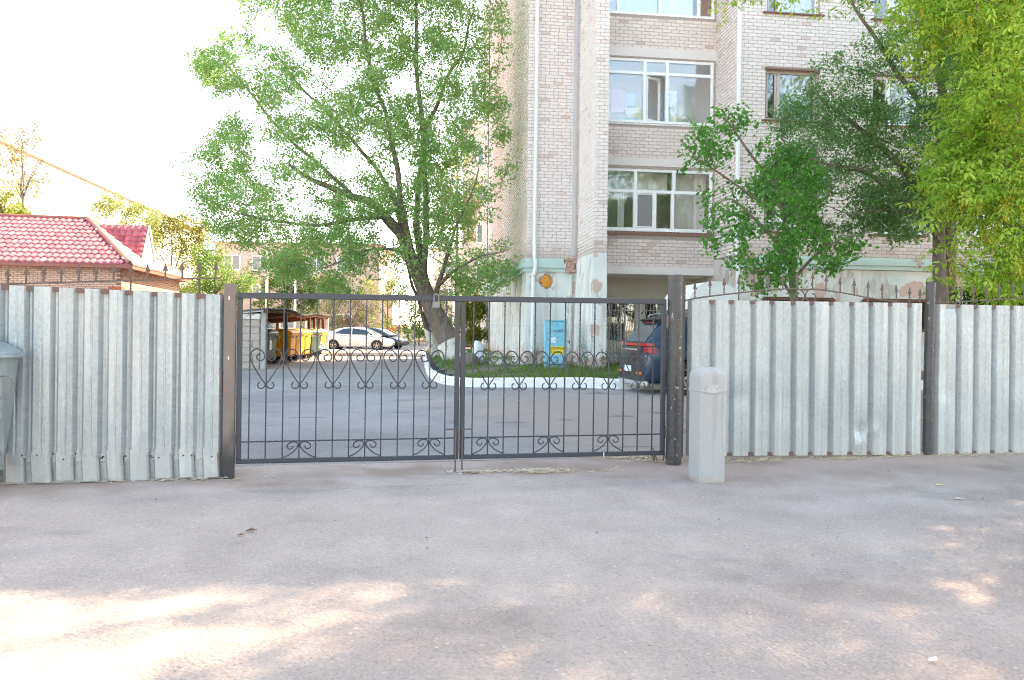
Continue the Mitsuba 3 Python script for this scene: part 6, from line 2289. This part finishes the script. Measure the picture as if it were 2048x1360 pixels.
dark_limbs = [
    px_limb([(1885, 690, 16.6), (1882, 600, 16.6), (1879, 500, 16.6), (1878, 440, 16.5), (1866, 400, 16.4), (1800, 335, 16.2), (1720, 262, 16.0), (1650, 200, 15.9)], .17, .03, 10),
    px_limb([(1902, 690, 16.8), (1900, 560, 16.8), (1899, 440, 16.8), (1894, 300, 16.9), (1880, 120, 17.0), (1862, -60, 17.0), (1850, -200, 17.0)], .16, .04, 10),
    px_limb([(1878, 440, 16.5), (1800, 395, 15.9), (1720, 345, 15.5), (1640, 322, 15.2), (1570, 300, 15.0)], .07, .018, 8),
    px_limb([(1894, 300, 16.9), (1836, 205, 16.4), (1772, 105, 16.2), (1712, 30, 16.0), (1690, -20, 16.0)], .07, .018, 8),
    px_limb([(1900, 520, 16.8), (1850, 440, 16.0), (1780, 420, 15.4), (1700, 430, 15.0)], .05, .015, 7),
    px_limb([(1895, 330, 16.9), (1960, 200, 17.2), (2020, 60, 17.4)], .07, .02, 7)]
dark_poly = [(1694, -90), (1682, 30), (1706, 84), (1690, 108), (1624, 128), (1612, 172), (1576, 205), (1545, 235), (1565, 300), (1525, 332), (1508, 385), (1565, 420), (1640, 468), (1700, 474), (1745, 448), (1790, 480), (1840, 470), (1885, 430), (1950, 400), (2010, 250), (2010, -60), (1900, -220), (1780, -200)]
tree('dark_elm_tree', 'dark green elm with slanting branches in front of the flat brick front', 'tree', dark_limbs, dark_poly, 16.0, 1.1, 1350, 40, .08, .16, (.13, .25, .085), (.25, .42, .16), 14, droop=.5, aspect=.42,
     density=lambda q: np.where((q[:, 1] < 200) & (q[:, 0] < 1860), .42, .95) * np.clip((meshkit.fbm(np.stack([q[:, 0] / 34, q[:, 1] / 34, q[:, 0] * 0 + 5], 1), 2) - .30) * 6, .08, 1), tip=.005, k_r=.010)
small_limbs = [
    px_limb([(1592, 690, 12.8), (1589, 610, 12.8), (1582, 560, 12.8), (1577, 500, 12.8), (1570, 440, 12.75), (1556, 370, 12.7), (1540, 300, 12.7)], .075, .02, 10),
    px_limb([(1580, 520, 12.8), (1540, 470, 12.5), (1500, 430, 12.3), (1460, 400, 12.2), (1420, 420, 12.1)], .035, .01, 7),
    px_limb([(1556, 370, 12.7), (1510, 320, 12.5), (1470, 260, 12.4), (1450, 235, 12.4)], .03, .01, 7),
    px_limb([(1585, 560, 12.8), (1630, 510, 12.5), (1680, 480, 12.4), (1720, 470, 12.4)], .03, .01, 7),
    px_limb([(1589, 600, 12.8), (1562, 560, 12.9), (1540, 540, 12.9), (1500, 545, 12.8)], .03, .01, 7),
    px_limb([(1570, 440, 12.75), (1430, 340, 12.2), (1385, 310, 12.0)], .025, .008, 6)]
small_poly = [(1350, 292), (1372, 270), (1400, 244), (1440, 216), (1484, 226), (1512, 262), (1560, 262), (1612, 300), (1640, 340), (1636, 420), (1650, 470), (1705, 470), (1718, 500), (1700, 530), (1650, 540), (1640, 580), (1600, 590), (1570, 560), (1520, 590), (1490, 572), (1462, 540), (1425, 520), (1400, 470), (1410, 420), (1376, 380), (1372, 330)]
tree('fruit_tree', 'small bright green fruit tree standing behind the fence in front of the bay corner', 'tree', small_limbs, small_poly, 12.5, .75, 200, 34, .074, .12, (.06, .19, .035), (.17, .40, .08), 15, droop=.35, aspect=.62,
     density=lambda q: np.where((q[:, 0] < 1470) & (q[:, 1] > 300), .4, 1.0) * np.clip((meshkit.fbm(np.stack([q[:, 0] / 30, q[:, 1] / 30, q[:, 0] * 0 + 8], 1), 2) - .36) * 7, .04, 1), tip=.004, k_r=.008)


def blob(cx, cy, rx, ry, r):
    a = np.linspace(0, 2 * math.pi, 30)[:-1]
    k = 1 + .16 * np.sin(a * 3 + r.uniform(0, 6)) + .10 * np.sin(a * 5 + r.uniform(0, 6)) + r.uniform(-.08, .08, len(a))
    return [(cx + rx * c * np.cos(t), cy + ry * c * np.sin(t)) for t, c in zip(a, k)]


def back_tree(label, cx, cy, rx, ry, Y, base_y, lo, hi, seed, n=140, leaf=.16, nl=40, name='background_tree', cat_='tree', holes=.3):
    r = np.random.default_rng(seed)
    bx = P(cx, cy, Y)[0]
    b = np.array([bx, Y, -.5])
    top = P(cx, cy - ry * .5, Y)
    mid = P(cx, cy + ry * .5, Y)
    limbs = [([b, b * .5 + mid * .5, mid, (mid + top) / 2, top], .05 + .02 * ry / 1500 * Y, .02, 8)]
    for k in range(4):
        e = P(cx + r.uniform(-.8, .8) * rx, cy + r.uniform(-.7, .5) * ry, Y + r.uniform(-1, 1))
        limbs.append(([mid, (mid + e) / 2 + [0, 0, .3], e], .045, .015, 6))
    rm = rx / 1500 * Y
    tree(name, label, cat_, limbs, blob(cx, cy, rx, ry, r), Y, min(rm * .8, 4), n, nl, leaf, .14 * rm ** .6 + .1, lo, hi, seed, droop=.2, tip=.01, k_r=.012, edge=rx * .6,
         density=lambda q: np.clip((meshkit.fbm(np.stack([q[:, 0] / (rx * .35), q[:, 1] / (rx * .35), q[:, 0] * 0 + seed], 1), 2) - holes) * 5, .03, 1))


YL, YH = (.21, .26, .08), (.38, .42, .16)
GL, GH = (.14, .25, .06), (.28, .40, .12)
back_tree('sparse pale tree in front of the far block at the left edge', 45, 345, 62, 110, 42, 500, (.20, .19, .09), (.34, .30, .16), 101, 90, .15, 18, holes=.42)
back_tree('yellow-green tree peeping over the red roof at the left edge', 10, 420, 50, 32, 36, 500, (.16, .22, .03), (.28, .34, .06), 102, 60, .14, 40)
back_tree('pale blossoming tree rising behind the red gable', 250, 470, 62, 75, 44, 560, YL, YH, 103, 150, .15, 36, holes=.36)
back_tree('pale yellow tree right of the red roof', 345, 510, 80, 85, 48, 600, (.17, .19, .05), (.30, .30, .09), 104, 220, .16, 40)
back_tree('low green tree behind the left gate post', 430, 560, 62, 62, 40, 640, GL, GH, 105, 170, .13, 44)
back_tree('green tree behind the stone wall of the bin shelter', 575, 575, 58, 66, 52, 640, (.06, .12, .03), (.15, .22, .05), 106, 160, .15, 44)
back_tree('yellowish tree behind the bin shelter', 665, 610, 66, 58, 60, 690, YL, YH, 107, 170, .15, 32, holes=.34)
back_tree('thin brownish shrub tree behind the white coupe', 700, 640, 48, 44, 54, 690, (.20, .14, .08), (.32, .23, .13), 108, 130, .11, 22, holes=.36)
back_tree('pale yellow tree far behind the parked cars', 775, 610, 62, 64, 68, 690, YL, YH, 109, 170, .17, 34, holes=.36)
back_tree('small green tree beside the whitewashed stem of the elm', 838, 650, 24, 36, 60, 690, GL, GH, 110, 70, .15, 40)
back_tree('yellow tree filling the gap beside the brick building', 915, 385, 42, 120, 56, 560, (.18, .19, .04), (.32, .30, .08), 111, 170, .16, 36, holes=.36)
back_tree('yellow-green bush between elm trunk and peeling wall', 945, 640, 30, 46, 36, 700, (.16, .20, .02), (.30, .32, .05), 112, 110, .12, 44)
back_tree('pale tree behind the leaning trunk of the elm', 880, 620, 42, 44, 66, 690, YL, YH, 113, 110, .16, 32)
back_tree('dark shrub under the maple behind the right fence', 1990, 600, 60, 30, 13.6, 640, (.03, .07, .02), (.07, .13, .04), 114, 110, .07, 40, 'shrub', 'shrub')

# trees just outside the picture: one right of the maple, some across the street that the bay windows mirror
def round_tree(label, X, Y, z0, z1, rx, seed, n=170, leaf=.24, lo=GL, hi=GH, group=None):
    r = np.random.default_rng(seed)
    t = thing('street_tree', label, 'tree', group)
    b = np.array([X, Y, 0.0])
    limbs = [([b, b + [.1, 0, z0 * .6], b + [.2, .1, z0], b + [0, 0, (z0 + z1) / 2], b + [0, 0, z1 - .6]], .19, .04, 10)]
    for k in range(5):
        a = k * 1.26 + r.uniform(-.3, .3)
        e = b + [rx * .7 * math.cos(a), rx * .7 * math.sin(a), z0 + (z1 - z0) * r.uniform(.35, .8)]
        limbs.append(([b + [.2, .1, z0 + .1 * k], (b + e) / 2 + [0, 0, z0 * .6], e], .09, .02, 7))
    u = r.normal(size=(n, 3))
    u *= r.uniform(.25, 1, (n, 1)) ** .5 / np.linalg.norm(u, axis=1, keepdims=True)
    tg = b + [0, 0, (z0 + z1) / 2 + .3] + u * [rx, rx, (z1 - z0) / 2]
    trunk, twigs, spots = grow(limbs, tg, r, .008, .011)
    add('trunk', trunk, 'm_bark', t, smooth=True)
    add('branches', twigs, 'm_twig', t, smooth=True, kind='stuff')
    c = np.repeat(tg, 46, 0)
    c = c + r.normal(size=c.shape) * .42
    V, F = leaf_quads(c, leaf, r, .3)
    m = MB()
    m.raw(V, F, np.repeat(leaf_colours(c, r, lo, hi), 4, 0))
    add('crown', m, 'm_leaf', t, vc=True)


round_tree('tall street tree outside the frame to the right of the maple', 15.0, 14.2, 3.2, 12.5, 3.3, 201, 240)
round_tree('street tree across the road, mirrored in the first floor bay window', 14.5, -13.0, 3.0, 12.2, 3.6, 202)
round_tree('wider street tree across the road, mirrored beside the first', 20.5, -14.0, 3.0, 13.0, 3.8, 203)
round_tree('street tree across the road behind the left fence corner', -7.0, -13.5, 3.0, 11.5, 3.4, 204)
